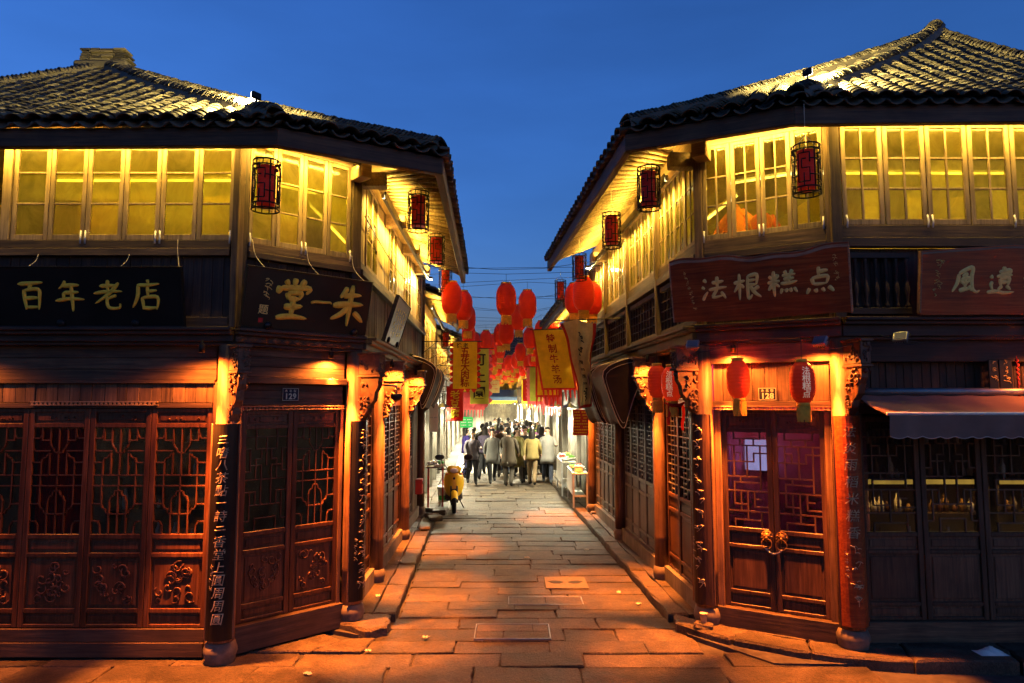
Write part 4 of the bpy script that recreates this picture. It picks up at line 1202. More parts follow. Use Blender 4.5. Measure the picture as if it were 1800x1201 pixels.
# ------------------------------------------------------------------ lettering
def letters(mb, text, x, z, size, dx=0.0, dz=0.0, bold=.012, depth=.004, shear=0.0, warp=None, sx=1.0, mi=0):
    """characters centred at (x, z), stepping by (dx, dz), on the plane y=0 facing -y"""
    for i, ch in enumerate(text):
        if ch == ' ': continue
        vs, fs = glyph(ch, bold)
        cx, cz = x+dx*i, z+dz*i
        out = []
        for v in vs:
            p = Vector((cx+(v.x+v.y*shear)*size*sx, -depth*(v.z/.02*.5+.5), cz+v.y*size))
            out.append(warp(p) if warp else p)
        mb.add(out, fs, mi)
    return mb
ST = {  # brush strokes, 0..100 box, y down
 '百': ['15,16 50,14 88,11', '52,15 46,30', '30,33 31,60 35,92', '30,35 73,32 75,60 72,92', '33,59 72,57', '35,85 73,84'],
 '年': ['38,6 32,18 20,30', '30,22 80,19', '32,42 78,40', '32,42 31,62', '8,66 50,60 94,62', '56,22 57,60 58,98'],
 '老': ['26,22 76,20', '50,4 50,40', '8,44 50,38 92,38', '82,12 52,44 10,74', '74,50 46,62', '46,50 45,76 54,88 80,87 84,74'],
 '店': ['52,3 55,14', '22,19 88,15', '24,19 21,52 6,86', '52,24 52,54', '52,38 80,35', '34,56 37,92', '34,57 80,55 77,92', '37,87 77,86'],
 '堂': ['52,0 50,18', '28,6 36,17', '76,3 64,17', '18,22 12,38', '18,25 50,22 88,20 80,34', '36,34 40,50', '36,35 68,32 64,48', '40,48 64,47', '30,66 74,62', '52,50 50,88', '14,93 50,88 88,90'],
 '一': ['4,54 24,47 60,46 92,44 96,50'],
 '朱': ['42,6 36,20 26,32', '34,28 80,22', '10,52 50,46 88,44', '56,0 54,50 52,98', '50,52 34,70 8,84', '66,64 80,74 92,86'],
 '法': ['12,12 22,24', '4,40 15,48', '6,90 14,74 26,58', '42,26 86,22', '63,4 62,48', '30,52 60,48 96,45', '62,50 44,80 82,75', '74,62 90,88'],
 '根': ['2,36 42,28', '23,2 22,50 20,98', '22,36 2,68', '26,42 38,54', '52,12 51,92 66,80', '52,14 84,10 81,46', '53,29 80,27', '53,46 80,45', '90,52 68,64', '60,50 74,74 96,92'],
 '糕': ['6,20 15,34', '36,16 27,34', '0,46 42,40', '22,4 22,96', '20,48 2,72', '25,50 40,62', '58,6 65,17', '86,4 76,17', '50,22 95,19', '54,35 90,32', '44,50 100,44', '72,20 72,46', '48,68 42,86', '60,69 63,82', '74,68 79,82', '88,66 98,84'],
 '点': ['50,2 49,36', '50,20 80,16', '27,40 31,64', '27,40 76,36 72,62', '31,61 72,60', '18,74 8,94', '36,78 41,91', '58,76 66,89', '78,72 95,90'],
 '風': ['26,28 20,60 2,92', '26,28 48,14 74,6 71,40 74,78 88,92 100,86', '58,27 38,38', '34,47 37,63', '34,47 62,42 59,58', '37,62 60,58', '49,32 48,82', '26,88 66,80', '60,70 72,88'],
 '遺': ['14,34 22,44', '22,56 16,66 22,86', '2,94 30,90 62,95 98,92', '63,2 61,22', '44,22 82,15 77,27 48,31', '36,38 92,32', '48,45 51,72', '48,45 80,42 76,70', '51,57 76,55', '56,70 40,84', '70,70 86,84'],
}
def brush(mb, ch, x, z, size, w=.085, depth=.012, sx=1.0, jitter=0.0, seed=0):
    q = random.Random(seed+ord(ch))
    for st in ST[ch]:
        pts = [tuple(map(float, p.split(','))) for p in st.split()]
        pts = [Vector((x+((px-50)/100)*size*sx, 0, z+((50-py)/100)*size)) for px, py in pts]
        if len(pts) == 2:
            d = pts[1]-pts[0]; mid = (pts[0]+pts[1])/2+Vector((-d.z, 0, d.x))*q.uniform(-.05, .05); pts = [pts[0], mid, pts[1]]
        P = smoothpts(pts, 5); n = len(P); vs = []; fs = []
        ww = w*size*q.uniform(.85, 1.15)
        for i, p in enumerate(P):
            t = i/(n-1); d = (P[min(i+1, n-1)]-P[max(i-1, 0)]).normalized(); nn = Vector((-d.z, 0, d.x))
            k = (.85+.3*sin(pi*(t*.9+.1))-.42*t**2)*ww*.5
            k *= (.55 if i == 0 else .9 if i == 1 else .5 if i == n-1 else 1)
            vs += [p+nn*k, p+nn*k*.45+Vector((0, -depth, 0)), p-nn*k*.45+Vector((0, -depth, 0)), p-nn*k]
        for i in range(n-1):
            for j in range(3): fs.append((4*i+j, 4*i+j+1, 4*i+5+j, 4*i+4+j))
        fs += [(0, 3, 2, 1), (4*n-4, 4*n-3, 4*n-2, 4*n-1)]
        mb.add(vs, fs)
    return mb
def scribble(mb, x, z, size, seed, depth=.005, w=.1, warp=None):
    """a worn running hand character that can no longer be read"""
    q = random.Random(seed)
    for k in range(q.randint(4, 6)):
        a = Vector((q.uniform(-.4, .2), 0, q.uniform(-.4, .45)))*size
        b = a+Vector((q.uniform(.15, .5), 0, q.uniform(-.25, .12)))*size
        c = b+Vector((q.uniform(-.35, .05), 0, q.uniform(-.4, -.1)))*size
        pts = smoothpts([a, (a+b)/2+Vector((0, 0, .05*size)), b]+([c] if k % 2 else []), 3)
        o = Vector((x, -depth, z)); pts = [o+p for p in pts]
        if warp: pts = [warp(p) for p in pts]
        mb.tube(pts, [w*size*.5*(1-.6*i/len(pts)) for i in range(len(pts))], 4)
    return mb

def plaque(name, label, M, w, h, face_mat, edge_mat=None, t=.04, wave=None, edge=.022):
    """signboard: origin bottom centre, leans by its matrix; wave(u) lifts a live wood edge"""
    s = thing(name, label, 'signboard', M)
    if wave:
        n = 26
        topz = [h+wave(i/n) for i in range(n+1)]; botz = [.35*wave(1-i/n) for i in range(n+1)]
        poly = [(-w/2+w*i/n, botz[i]) for i in range(n+1)]+[(-w/2+w*i/n, topz[i]) for i in range(n, -1, -1)]
        obj('board', MB().prism(poly, 0, t), face_mat, s, M)
        e = MB()
        for i in range(n):
            x0, x1 = -w/2+w*i/n, -w/2+w*(i+1)/n
            e.add([(x0, -.004, topz[i]-edge), (x1, -.004, topz[i+1]-edge), (x1, .003, topz[i+1]+.006), (x0, .003, topz[i]+.006), (x0, t, topz[i]+.004), (x1, t, topz[i+1]+.004)], [(0, 1, 2, 3), (3, 2, 5, 4)])
        for sx in (-1, 1):
            e.box(sx*w/2-.008, sx*w/2+.008, -.003, t+.002, .01, h-.01, .002)
        obj('bark_edge', e, edge_mat, s, M)
    else:
        b = MB().box(-w/2, w/2, 0, t, 0, h, .006)
        obj('board', b, face_mat, s, M)
        e = MB()
        for a, bb, c, d in ((-w/2-.012, w/2+.012, h-.004, h+.012), (-w/2-.012, w/2+.012, -.012, .004)): e.box(a, bb, -.01, t+.004, c, d, .004)
        for sx in (-1, 1): e.box(sx*w/2-.006, sx*w/2+.006, -.009, t+.003, .005, h-.005, .003)
        obj('frame', e, edge_mat or face_mat, s, M)
    return s
def feet(s, M, xs, mat='iron'):
    for x in xs: obj('bolt', MB().lathe([(.001, .03), (.03, .028), (.045, .01), (.045, 0)], 12, M=RX(pi/2)), mat, s, M @ T((x, -.002, .03)))

M = T((-4.31, 6.95, 3.365)) @ RX(.2)
s = plaque('signboard', 'long black signboard with four gilded characters over the lattice doors', M, 1.9, .6, 'sign_black')
for i, ch in enumerate('百年老店'): obj('character', brush(MB(), ch, -.59+.395*i, .315, .34, .105, .014), 'gold', s, M @ T((0, -.001, 0)))
feet(s, M, (-.3, .46))
M = FC @ T((LC_/2-.0, -.19, 3.365)) @ RX(.24)
s = plaque('signboard', 'black signboard with three bold gilded characters above door 129', M, LC_*.99, .63, 'sign_olive')
for ch, x, sz in (('堂', -.21, .47), ('一', .12, .26), ('朱', .46, .48)): obj('character', brush(MB(), ch, x, .33, sz, .135, .018), 'gold', s, M @ T((0, -.001, 0)))
obj('signature', letters(MB(), '题', -.52, .2, .11, bold=.008) , 'gold_pale', s, M @ T((0, -.001, 0)))
sg = MB(); scribble(sg, -.5, .48, .12, 5); scribble(sg, -.52, .35, .1, 6); obj('signature', sg, 'gold_pale', s, M)
obj('seal', MB().box(-.56, -.51, -.003, .001, .06, .11), 'red_cloth', s, M)
feet(s, M, (-.45, .58), 'sign_black')
M = FS @ T((1.45, -.2, 3.4)) @ RX(.3)
s = plaque('signboard', 'brown plaque with faded small writing leaning over the alley', M, 1.25, .62, 'sign_brown', 'wood_beam_dark')
wr = MB()
for i in range(5):
    for j in range(4): scribble(wr, -.36+.18*i, .47-.1*j, .085, 40+i*7+j, w=.08)
obj('writing', wr, 'gold_pale', s, M); feet(s, M, (-.4, .4))
wv = lambda u: .03*sin(u*7+.5)+.012*sin(u*23)+.01*u
M = GC @ T((.70, -.29, 3.5)) @ RX(.2)
s = plaque('signboard', 'dark red live edge signboard with four painted characters above door 128', M, 1.86, .7, 'sign_red', 'sign_edge', .05, wv, .05)
for i, ch in enumerate('法根糕点'): obj('character', brush(MB(), ch, -.44+.36*i, .36, .30, .12, .006), 'gold_pale', s, M @ T((0, -.001, 0)))
sg = MB()
for j in range(8): scribble(sg, -.76+.012*j, .56-.055*j, .05, 70+j, w=.09)
for j in range(4): scribble(sg, .8, .58-.07*j, .06, 90+j, w=.09)
obj('signature', sg, 'gold_pale', s, M)
wv2 = lambda u: .07*math.exp(-((u-.3)/.17)**2)-.02+.01*sin(u*19)
M = GF @ T((.72+1.4, -.24, 3.5)) @ RX(.13)
s = plaque('signboard', 'long red brown live edge signboard over the striped shop awning', M, 2.8, .66, 'sign_red', 'sign_edge', .05, wv2, .03)
for i, ch in enumerate('風遺老'): obj('character', brush(MB(), ch, -.94+.36*i, .35, .29, .13, .006), 'gold_pale', s, M @ T((0, -.001, 0)))
sg = MB()
for j in range(4): scribble(sg, -1.22-.012*j, .52-.1*j, .085, 120+j, w=.08)
obj('signature', sg, 'gold_pale', s, M)

def number_plate(num, fr, a, b, z, label):
    M = fr @ T((a, b, z))
    s = thing('number_plate', label, 'number plate', M)
    obj('plate', MB().box(-.095, .095, 0, .006, -.07, .07, .003), 'plate_blue', s, M)
    rim = MB()
    for x0, x1, z0, z1 in ((-.093, .093, .063, .068), (-.093, .093, -.068, -.063), (-.093, -.089, -.063, .063), (.089, .093, -.063, .063)): rim.box(x0, x1, -.003, .0, z0, z1)
    obj('rim', rim, 'plate_ink', s, M)
    obj('street_name', letters(MB(), '水北街', -.05, .04, .032, .05, bold=.015, depth=.002), 'plate_ink', s, M @ T((0, -.0005, 0)))
    obj('number', letters(MB(), num, -.047, -.02, .088, .047, bold=.03, depth=.002), 'plate_ink', s, M @ T((0, -.0005, 0)))
number_plate('129', FC, .68, .036, 2.675, 'dark blue house number plate reading 129 over the lattice doors')
number_plate('128', GC, .72, .022, 2.68, 'dark blue house number plate reading 128 between two red lanterns')

def couplet(x, y, ang, z0, z1, r, text, label, mat='sign_black', ink='gold_worn', scrib=0, size=.13, half=1.1, edge='wood_column'):
    """curved board hugging a round pillar, facing angle ang"""
    M = T((x, y, z0)) @ RZ(ang+pi/2)
    s = thing('couplet_board', label, 'couplet board', M); h = z1-z0
    bd = MB(); n = 10
    def arc(u, rr): a = -half+2*half*u; return (sin(a)*rr, -cos(a)*rr)
    vs = []; fs = []
    for i in range(n+1):
        for rr in (r, r+.025):
            p = arc(i/n, rr); vs += [(p[0], p[1], 0), (p[0], p[1], h)]
    for i in range(n):
        a, b = 4*i, 4*i+4
        fs += [(a+2, b+2, b+3, a+3), (b, a, a+1, b+1), (a+1, a+3, b+3, b+1), (a, b, b+2, a+2)]
    fs += [(0, 2, 3, 1), (4*n, 4*n+1, 4*n+3, 4*n+2)]
    obj('board', bd.add(vs, fs), mat, s, M)
    for sg in (-1, 1):
        p = arc(.5+sg*.485, r+.026)
        obj('edge_strip', MB().box(p[0]-.009, p[0]+.009, p[1]-.006, p[1]+.012, .0, h, .003), edge, s, M)
    def warp(p): a = p.x/(r+.026); rr = r+.032-p.y; return Vector((sin(a)*rr, -cos(a)*rr, p.z))
    n = len(text); st = (h-.25)/max(n, 1)
    for i, ch in enumerate(text):
        z = h-.16-st*i; m = MB()
        if ch == '~': scribble(m, 0, z, size, scrib+i, .004, .09, warp)
        elif ch in '一二三':
            n_ = '一二三'.index(ch)+1
            for e_ in range(n_):
                zz = z+size*.28*((n_-1)/2-e_); l_ = size*(.3+.12*(e_ == n_-1))
                m.tube([warp(Vector((-l_+2*l_*j/6, 0, zz+.06*size*(j/6)))) for j in range(7)], [.004, .007, .006, .0055, .006, .0075, .005], 5)
        else: letters(m, ch, 0, z, size, bold=.0, depth=.006, shear=.18, warp=warp)
        obj('character', m, ink, s, M)
    m = MB()
    for j in range(4): scribble(m, -.075, h*.34-.07*j, .05, scrib+50+j, .003, .1, warp)
    obj('signature', m, ink, s, M)
couplet(LA.x, LA.y-.02, math.atan2(-1, .12), .24, 2.37, .128, '三嗜八茶點一詩二香堂上圓周周圓', 'black couplet board with gold running script on the corner pillar left of door 129', size=.12)
couplet(LB.x, LB.y, math.atan2(-.55, .83), .32, 2.37, .118, '~~~~~~~~~~~~~', 'black couplet board with worn script on the pillar right of door 129', scrib=300, edge='wood_carved')
couplet(RB.x, RB.y, math.atan2(-.7, -.7), .32, 2.45, .124, '~~~~~~~~~~', 'narrow dark red couplet board with worn script on the pillar left of door 128', mat='door_dark', scrib=400, edge='wood_carved')
couplet(RA.x, RA.y, math.atan2(-1, -.15), .32, 2.45, .128, '法炎雨稻米糕香~~~~', 'dark red couplet board with pale script on the pillar between door 128 and the awning', mat='sign_red', ink='gold_worn', scrib=450, edge='door_dark')

# cords hanging from the window hooks down to the signboards
def cord(pts, label):
    tag(obj('cord', MB().tube(smoothpts(pts, 4), .004, 4), 'string'), label, 'cord', 'cords tied to the signboards')
yy = LA.y-.05
cord([(-4.98, yy, 4.14), (-5.0, yy-.02, 4.05), (-5.06, yy-.12, 3.95)], 'short cord at the outer end of the long black signboard')
cord([(-4.02, yy, 4.14), (-4.04, yy-.03, 4.05), (-4.09, yy-.12, 3.95)], 'short cord over the middle of the long black signboard')
cord([(-3.52, yy, 4.3), (-3.5, yy-.03, 4.15), (-3.43, yy-.12, 3.95)], 'long cord at the inner end of the long black signboard')
for a, lb in ((.16, 'cord over the signature side of the three character signboard'), (.78, 'cord over the middle of the three character signboard'), (1.36, 'cord at the alley end of the three character signboard')):
    cord([FC @ Vector((a, -.05, 4.33)), FC @ Vector((a+.02, -.09, 4.15)), FC @ Vector((a+.06, -.3, 3.97))], lb)

# ------------------------------------------------------------------ cage lanterns under the eaves
def cage_lantern(x, y, z, label, k=1.0, top=None):
    t = thing('cage_lantern', label, 'lantern', T((x, y, z)) @ RZ(rng.uniform(0, 1)), 'cage lanterns under the eaves')
    M = W[t.name] @ Matrix.Diagonal((k, k, k, 1)); r, h = .135, .25
    cage = MB()
    for zz in (-h, -h+.055, h-.055, h): cage.tube([(r*cos(2*pi*i/20), r*sin(2*pi*i/20), zz) for i in range(20)], .009, 5, closed=True)
    for i in range(12):
        a = 2*pi*i/12
        cage.tube([(r*cos(a), r*sin(a), -h), (r*cos(a), r*sin(a), -h+.055)], .006, 4); cage.tube([(r*cos(a), r*sin(a), h-.055), (r*cos(a), r*sin(a), h)], .006, 4)
    def pc(u, v): a = 2*pi*u; return (r*cos(a), r*sin(a), -h+.055+(2*h-.11)*v)
    for i in range(4):
        u = i/4
        cage.tube([pc(u, 0), pc(u, 1)], .009, 4)
        for path in ([(.06, .12), (.06, .88), (.19, .88), (.19, .62)], [(.19, .12), (.06, .12)], [(.19, .12), (.19, .48), (.10, .48)], [(.10, .48), (.10, .72), (.15, .72)], [(0, .3), (.06, .3)], [(.19, .3), (.25, .3)], [(0, .72), (.06, .72)], [(.19, .72), (.25, .72)], [(.125, .12), (.125, .35)], [(.125, .88), (.125, 1)], [(.125, 0), (.125, .12)]):
            pp = []
            for (u0, v0), (u1, v1) in zip(path[:-1], path[1:]):
                for j in range(3): pp.append(pc(u+u0+(u1-u0)*j/3, v0+(v1-v0)*j/3))
            pp.append(pc(u+path[-1][0], path[-1][1])); cage.tube(pp, .0075, 4)
    obj('cage', cage, 'iron', t, M)
    obj('shade', MB().lathe([(.001, -h+.05), (.09, -h+.05), (.09, h-.05), (.001, h-.05)], 18, sm=False), 'lantern_core', t, M)
    hk = MB().tube([(0, 0, h-.05), (0, 0, h+.02)], .005, 5)
    for i in range(3): hk.tube([(r*cos(i*2.1), r*sin(i*2.1), h), (0, 0, h+.12)], .003, 4)
    hk.tube([(0, 0, h+.12), (0, 0, (top-z)/k if top else h+.3)], .004, 4)
    obj('hanger', hk, 'string', t, M)
cage_lantern(-2.5, 6.78, 4.78, 'dark cage lantern with red core before the angled corner windows of the black signed house', 1, 5.3)
cage_lantern(-1.19, 8.5, 5.0, 'nearest cage lantern under the alley eave of the black signed house', .98, 5.4)
cage_lantern(-1.24, 11.0, 5.06, 'second cage lantern along the alley eave of the black signed house', 1, 5.4)
cage_lantern(-1.38, 14.0, 5.1, 'third cage lantern along the alley eave of the black signed house', 1, 5.4)
cage_lantern(-1.8, 18.5, 4.27, 'cage lantern further down the alley beside the yellow scalloped flag', .95, 4.7)
cage_lantern(3.01, 6.8, 4.95, 'dark cage lantern with red core before the angled windows above door 128', 1, 5.66)
cage_lantern(1.62, 7.9, 5.11, 'nearest cage lantern under the alley eave of the red signed house', .98, 5.75)
cage_lantern(1.47, 9.9, 5.11, 'second cage lantern along the alley eave of the red signed house', 1, 5.75)
cage_lantern(1.29, 12.9, 5.16, 'third cage lantern along the alley eave of the red signed house', 1, 5.75)
cage_lantern(1.12, 15.6, 5.14, 'cage lantern beyond the end of the alley eave of the red signed house', .95, 5.6)

# ------------------------------------------------------------------ red silk lanterns
def silk_mesh(w=.21, h=.33, n=20, mat='lantern_red', ribs=13):
    b = MB(); pr = []
    for i in range(ribs*2+1):
        v = i/(ribs*2); z = -h+2*h*v
        k = abs(2*v-1); r = w*(1-k**3.4*.5)*(1 if i % 2 == 0 else .985)
        pr.append((r, z))
    b.lathe(pr, n)
    cap = MB().lathe([(w*.5, h-.004), (w*.53, h+.03), (w*.47, h+.032)], n)
    cap2 = MB().lathe([(w*.47, -h-.032), (w*.53, -h-.03), (w*.5, -h+.004)], n)
    sk = MB()
    for i in range(24):
        a = 2*pi*i/24; l = .11+.02*((i*7) % 3)
        x, y = w*.44*cos(a), w*.44*sin(a); sk.box(x-.012, x+.012, y-.012, y+.012, -h-.03-l, -h-.033)
    return b.mesh('silk', mat), cap.mesh('top_cap', 'lantern_gold'), cap2.mesh('bottom_cap', 'lantern_gold'), sk.mesh('tassel_skirt', 'lantern_gold')
SILK = silk_mesh()
SILK_FAR = silk_mesh(.21, .33, 12, 'lantern_red', 5)
SILK_SHOP = silk_mesh(.115, .19, 20, 'lantern_red_shop', 12)
def silk_lantern(x, y, z, label, parts=SILK, k=1.0, wire_z=None, h=.33, group='red lanterns strung over the alley', name='red_lantern'):
    t = thing(name, label, 'lantern', T((x, y, z)) @ RZ(rng.uniform(0, 6)) @ RX(rng.uniform(-.03, .03)), group)
    M = W[t.name] @ Matrix.Diagonal((k, k, k, 1))
    for nm, me in zip(('silk', 'top_cap', 'bottom_cap', 'tassel_skirt'), parts): link(nm, me, t, M)
    if wire_z: obj('hanger', MB().tube([(x, y, z+h*k+.03), (x, y, wire_z)], .004, 4), 'wire', t, I4)
    return t
near = [(-1.25, 14.0, 4.72, 'nearest red lantern beside the eave of the black signed house'), (-1.1, 15.3, 4.74, 'second red lantern in the row by the eave of the black signed house'), (-1.14, 17.4, 4.71, 'red lantern third back in the row by the black signed house'),
 (-1.34, 21.0, 4.66, 'red lantern just over the yellow scalloped flag'), (-1.39, 25.2, 4.8, 'small red lantern right of the one over the scalloped flag'), (-.92, 24.0, 4.75, 'small red lantern over the lime flag'), (-.82, 28.5, 5.05, 'smaller red lantern half hidden beside the one over the lime flag'),
 (-.12, 14.0, 4.69, 'nearest red lantern hanging over the middle of the alley'), (.36, 15.75, 4.83, 'second red lantern hanging over the middle of the alley'), (.18, 18.0, 4.80, 'red lantern half hidden between the two large middle ones'), (-.15, 18.2, 4.45, 'low red lantern under the nearest middle one'),
 (-.36, 21.0, 4.62, 'red lantern half hidden behind the low middle one'), (.57, 21.9, 4.62, 'red lantern left of the pair above the yellow soup flag'), (.94, 21.9, 4.84, 'red lantern above the upper corner of the yellow soup flag'), (1.25, 21.0, 4.93, 'rightmost red lantern above the yellow soup flag'),
 (1.41, 13.3, 4.70, 'nearest red lantern beside the alley windows of the red signed house'), (1.38, 15.0, 4.86, 'red lantern half hidden left behind the nearest one by the red signed house'), (1.68, 14.2, 4.74, 'red lantern half hidden right behind the nearest one by the red signed house')]
rows = {}
for x, y, z, lb in near:
    wz = z+.42+.12
    silk_lantern(x, y, z, lb, SILK, 1.0, wz)
    rows.setdefault(round(y), []).append((x, y, wz))
def wire(y, pts, label, zend=5.2):
    a, b = Vector((xL(y)+.0, y, zend)), Vector((xR(y), y, zend+.1))
    P = [a]+[Vector(p) for p in sorted(pts)]+[b]
    tag(obj('overhead_wire', MB().tube(P, .0045, 4), 'wire'), label, 'wire', 'wires strung across the alley')
wire_no = 0
for y in sorted(rows):
    wire(rows[y][0][1], [(p[0], rows[y][0][1], p[2]) for p in rows[y]], 'thin dark wire strung across the alley holding red lanterns')
for y, z in ((13.0, 5.25), (16.4, 5.2), (19.5, 5.3)):
    wire(y, [(-.3, y, z-.12), (.6, y, z-.1)], 'thin bare wire crossing the alley between the eaves', z)
k = 0
y = 25.5
while y < 50:
    for j, x in enumerate((xL(y)+.7, xL(y)+1.35, (xL(y)+xR(y))/2+.1, xR(y)-1.2, xR(y)-.65)):
        if rng.random() < .14: continue
        z = 4.45+rng.uniform(-.25, .25)-.012*(y-25)
        silk_lantern(x+rng.uniform(-.15, .15), y+rng.uniform(-.1, .1), z, 'small red lantern in the dense far rows over the alley', SILK_FAR, 1.0, z+.6)
    wire(y, [(0.0-.045*(y-12), y, 5.0-.012*(y-25))], 'thin dark wire of the dense far lantern rows', 5.1-.012*(y-25))
    y += 1.55
# the pastry shop's own lanterns with its name
for x, y, z, nm, lb in ((2.5, 7.55, 2.84, 0, 'plain red lantern hanging left of number plate 128'), (2.96, 6.97, 2.79, 1, 'red lantern with pale characters hanging right of number plate 128'), (1.95, 8.35, 2.81, 1, 'red lantern with pale characters and red ribbon at the alley corner pillar'), (1.88, 8.85, 2.85, 0, 'red lantern half hidden behind the ribboned one at the alley corner')):
    t = silk_lantern(x, y, z, lb, SILK_SHOP, 1.08, 3.26, .19, 'red lanterns of the pastry shop', 'shop_lantern')
    if nm:
        m = MB(); r = .122
        ang = math.atan2(0-y, 0-x)
        def warp(p, r=r):
            zz = p.z; k = abs(zz/.205); rr = .1242*(1-k**3.4*.5)+.003-p.y; a = (p.x-(.03 if x < 2.5 else -.04))/r
            return Vector((sin(a)*rr, -cos(a)*rr, zz))
        for i, ch in enumerate('法根糕点'): obj('character', letters(MB(), ch, 0.0, .118-.078*i, .085, 0, 0, .012, .002, warp=warp), 'lantern_white', t, T((x, y, z)) @ RZ(ang+pi/2))
t = thing('ribbon', 'red ribbons tied at the alley corner pillar below the shop lanterns', 'ribbon', T((1.98, 8.3, 2.55)))
for dx, l in ((-.1, .24), (.07, .3)):
    obj('strip', MB().grid(lambda u, v: (dx+.035*u+.01*sin(v*6), .01*sin(v*9), -l*v), 2, 6), 'flag_red', t, W[t.name])
obj('bow', MB().tube([(-.13, 0, .03), (-.05, -.02, 0), (.05, -.02, .0), (.12, 0, .04)], [.01, .025, .025, .01], 6), 'flag_red', t, W[t.name])

# ------------------------------------------------------------------ flags
def cloth(w, h, fn, nu=16, nv=22, th=.003):
    m = MB(); m.grid(lambda u, v: fn(u*w, -v*h, 0.0), nu, nv); m.grid(lambda u, v: fn((1-u)*w, -v*h, th), nu, nv); return m
def flag(label, x, y, z, w, h, body, border=None, bw=.05, text='', ink='flag_ink_red', size=.2, scallop=None, fringe=0, yaw=0.0, lean=0.0, wavy=.03, seed=0, wall=None, head='', inks2='flag_ink', tx=None, sides='lrb'):
    M = T((x, y, z)) @ RZ(yaw)
    t = thing('flag', label, 'flag', M)
    q = random.Random(seed); p1, p2 = q.uniform(0, 6), q.uniform(0, 6)
    def fn(a, b, d): return Vector((a+lean*b, d+wavy*(.25-b/h)*sin(a*9/w*.6+p1)+wavy*.5*sin(b*7+p2+a*4), b))
    obj('cloth', cloth(w, h, fn), body, t, M)
    if border:
        m = MB()
        segs = []
        if 'l' in sides: segs.append((-bw, 0, 0, 1))
        if 'r' in sides: segs.append((w, w+bw, 0, 1))
        for x0, x1, a, b in segs:
            if scallop:
                n = int(h/scallop)
                for i in range(n):
                    o = [(x0 if x0 >= 0 else 0, -h*i/n)]
                    sgn = 1 if x0 >= 0 else -1
                    pts = [fn((w if sgn > 0 else 0)+sgn*bw*sin(pi*j/6), -h*(i+.02+j/6*.96)/n, .0) for j in range(7)]
                    m.add(pts, [tuple(range(7))])
            else: m.grid(lambda u, v: fn(x0+(x1-x0)*u, -h*v, .0), 1, 16)
        if 'b' in sides:
            if scallop:
                n = int(w/scallop)
                for i in range(n): m.add([fn(w*(i+.02+j/6*.96)/n, -h-bw*sin(pi*j/6), 0) for j in range(7)], [tuple(range(7))])
            else: m.grid(lambda u, v: fn(-bw+(w+2*bw)*u, -h-bw*v, .0), 12, 1)
        if fringe:
            for i in range(fringe):
                a = -bw+(w+2*bw)*(i+.15)/fringe; ww = (w+2*bw)/fringe*.5; l = q.uniform(.14, .24)
                m.grid(lambda u, v: fn(a+ww*u*(1-.5*v), -h-bw-l*v, 0)+Vector((0, .02*sin(v*3+i), 0)), 1, 4)
        obj('border', m, border, t, M)
    if text:
        st = (h-.14)/len(text)
        for i, ch in enumerate(text):
            m = letters(MB(), ch, w*.5 if tx is None else tx, -.07-st*(i*(.95 if head else 1)+.5)-(.06 if head else 0), size, 0, 0, .02, .002, warp=lambda p: fn(p.x, p.z, -.004)+Vector((0, p.y, 0)))
            obj('character', m, ink, t, M)
    if head:
        m = MB(); letters(m, head, w*.25, -.08, .12, .15, 0, .015, .002, warp=lambda p: fn(p.x, p.z, -.004)+Vector((0, p.y, 0))); obj('heading', m, inks2, t, M)
    pole = MB()
    Mi = M.inverted()
    a = fn(-bw-.04, 0, 0); b = fn(w+bw+.04, 0, 0); pole.tube([a+Vector((0, 0, .012)), b+Vector((0, 0, .012))], .012, 6)
    if wall:
        c = Mi @ Vector(wall); e = b if (b-c).length < (a-c).length else a
        pole.tube([e+Vector((0, 0, .012)), c], .012, 6)
        pole.tube([(e*.6+c*.4)+Vector((0, 0, .005)), c+Vector((0, 0, -.28))], .008, 5)
    obj('pole', pole, 'iron', t, M)
    return t
flag('yellow flag with red scalloped edge and five red characters hung from the black signed house', -1.33, 15.4, 3.94, .54, 1.06, 'flag_yellow', 'flag_red', .085, '五花大肉粽', 'flag_ink_red', .21, scallop=.12, seed=1, wall=(xL(15.4), 15.45, 3.95), head='徐老', wavy=.02)
flag('tall lime flag with pink saw edge behind the scalloped yellow flag', -1.08, 17.6, 3.95, .48, 1.42, 'flag_lime', 'flag_pink', .1, '可上園', 'flag_ink', .34, scallop=.16, seed=2, wall=(xL(17.6), 17.6, 3.97), wavy=.02, yaw=.1, sides='rb')
flag('yellow flag advertising soup with red writing and red fringe on the right of the alley', .46, 14.4, 4.1, .66, 1.22, 'flag_yellow', 'flag_red', .045, '特制牛羊汤', 'flag_ink_red', .19, fringe=8, seed=3, wall=(xR(14.4), 14.3, 4.12), lean=-.16, wavy=.05, yaw=-.12)
flag('lime flag with pink border and fringe far down on the right side', .5, 19.2, 3.55, .36, .95, 'flag_lime', 'flag_pink', .08, '米', 'flag_ink', .2, fringe=7, seed=4, wall=(xR(19.2), 19.2, 3.57), wavy=.02, tx=.27)
flag('pink flag with fringe hanging far down on the right side', .95, 20.5, 2.95, .5, .5, 'flag_pink', 'flag_pink', .04, '', fringe=7, seed=5, wall=(xR(20.5), 20.5, 2.97))
flag('pink flag with fringe hanging far down by the left stalls', -1.35, 19.2, 2.85, .55, .45, 'flag_pink', 'flag_pink', .04, '', fringe=7, seed=6, wall=(xL(19.2), 19.2, 2.87))
flag('red banner with yellow characters for bean curd over the parked scooter', -1.72, 18.0, 2.98, .44, .9, 'flag_red', None, 0, '老豆腐', 'flag_yellow', .25, seed=7, wall=(xL(18.0), 18.0, 3.0), wavy=.012)
flag('yellow flag with red border second on the left side of the alley', -1.75, 22.5, 3.75, .55, 1.1, 'flag_yellow', 'flag_red', .06, '', scallop=.12, seed=11, wall=(xL(22.5), 22.5, 3.77), wavy=.03)
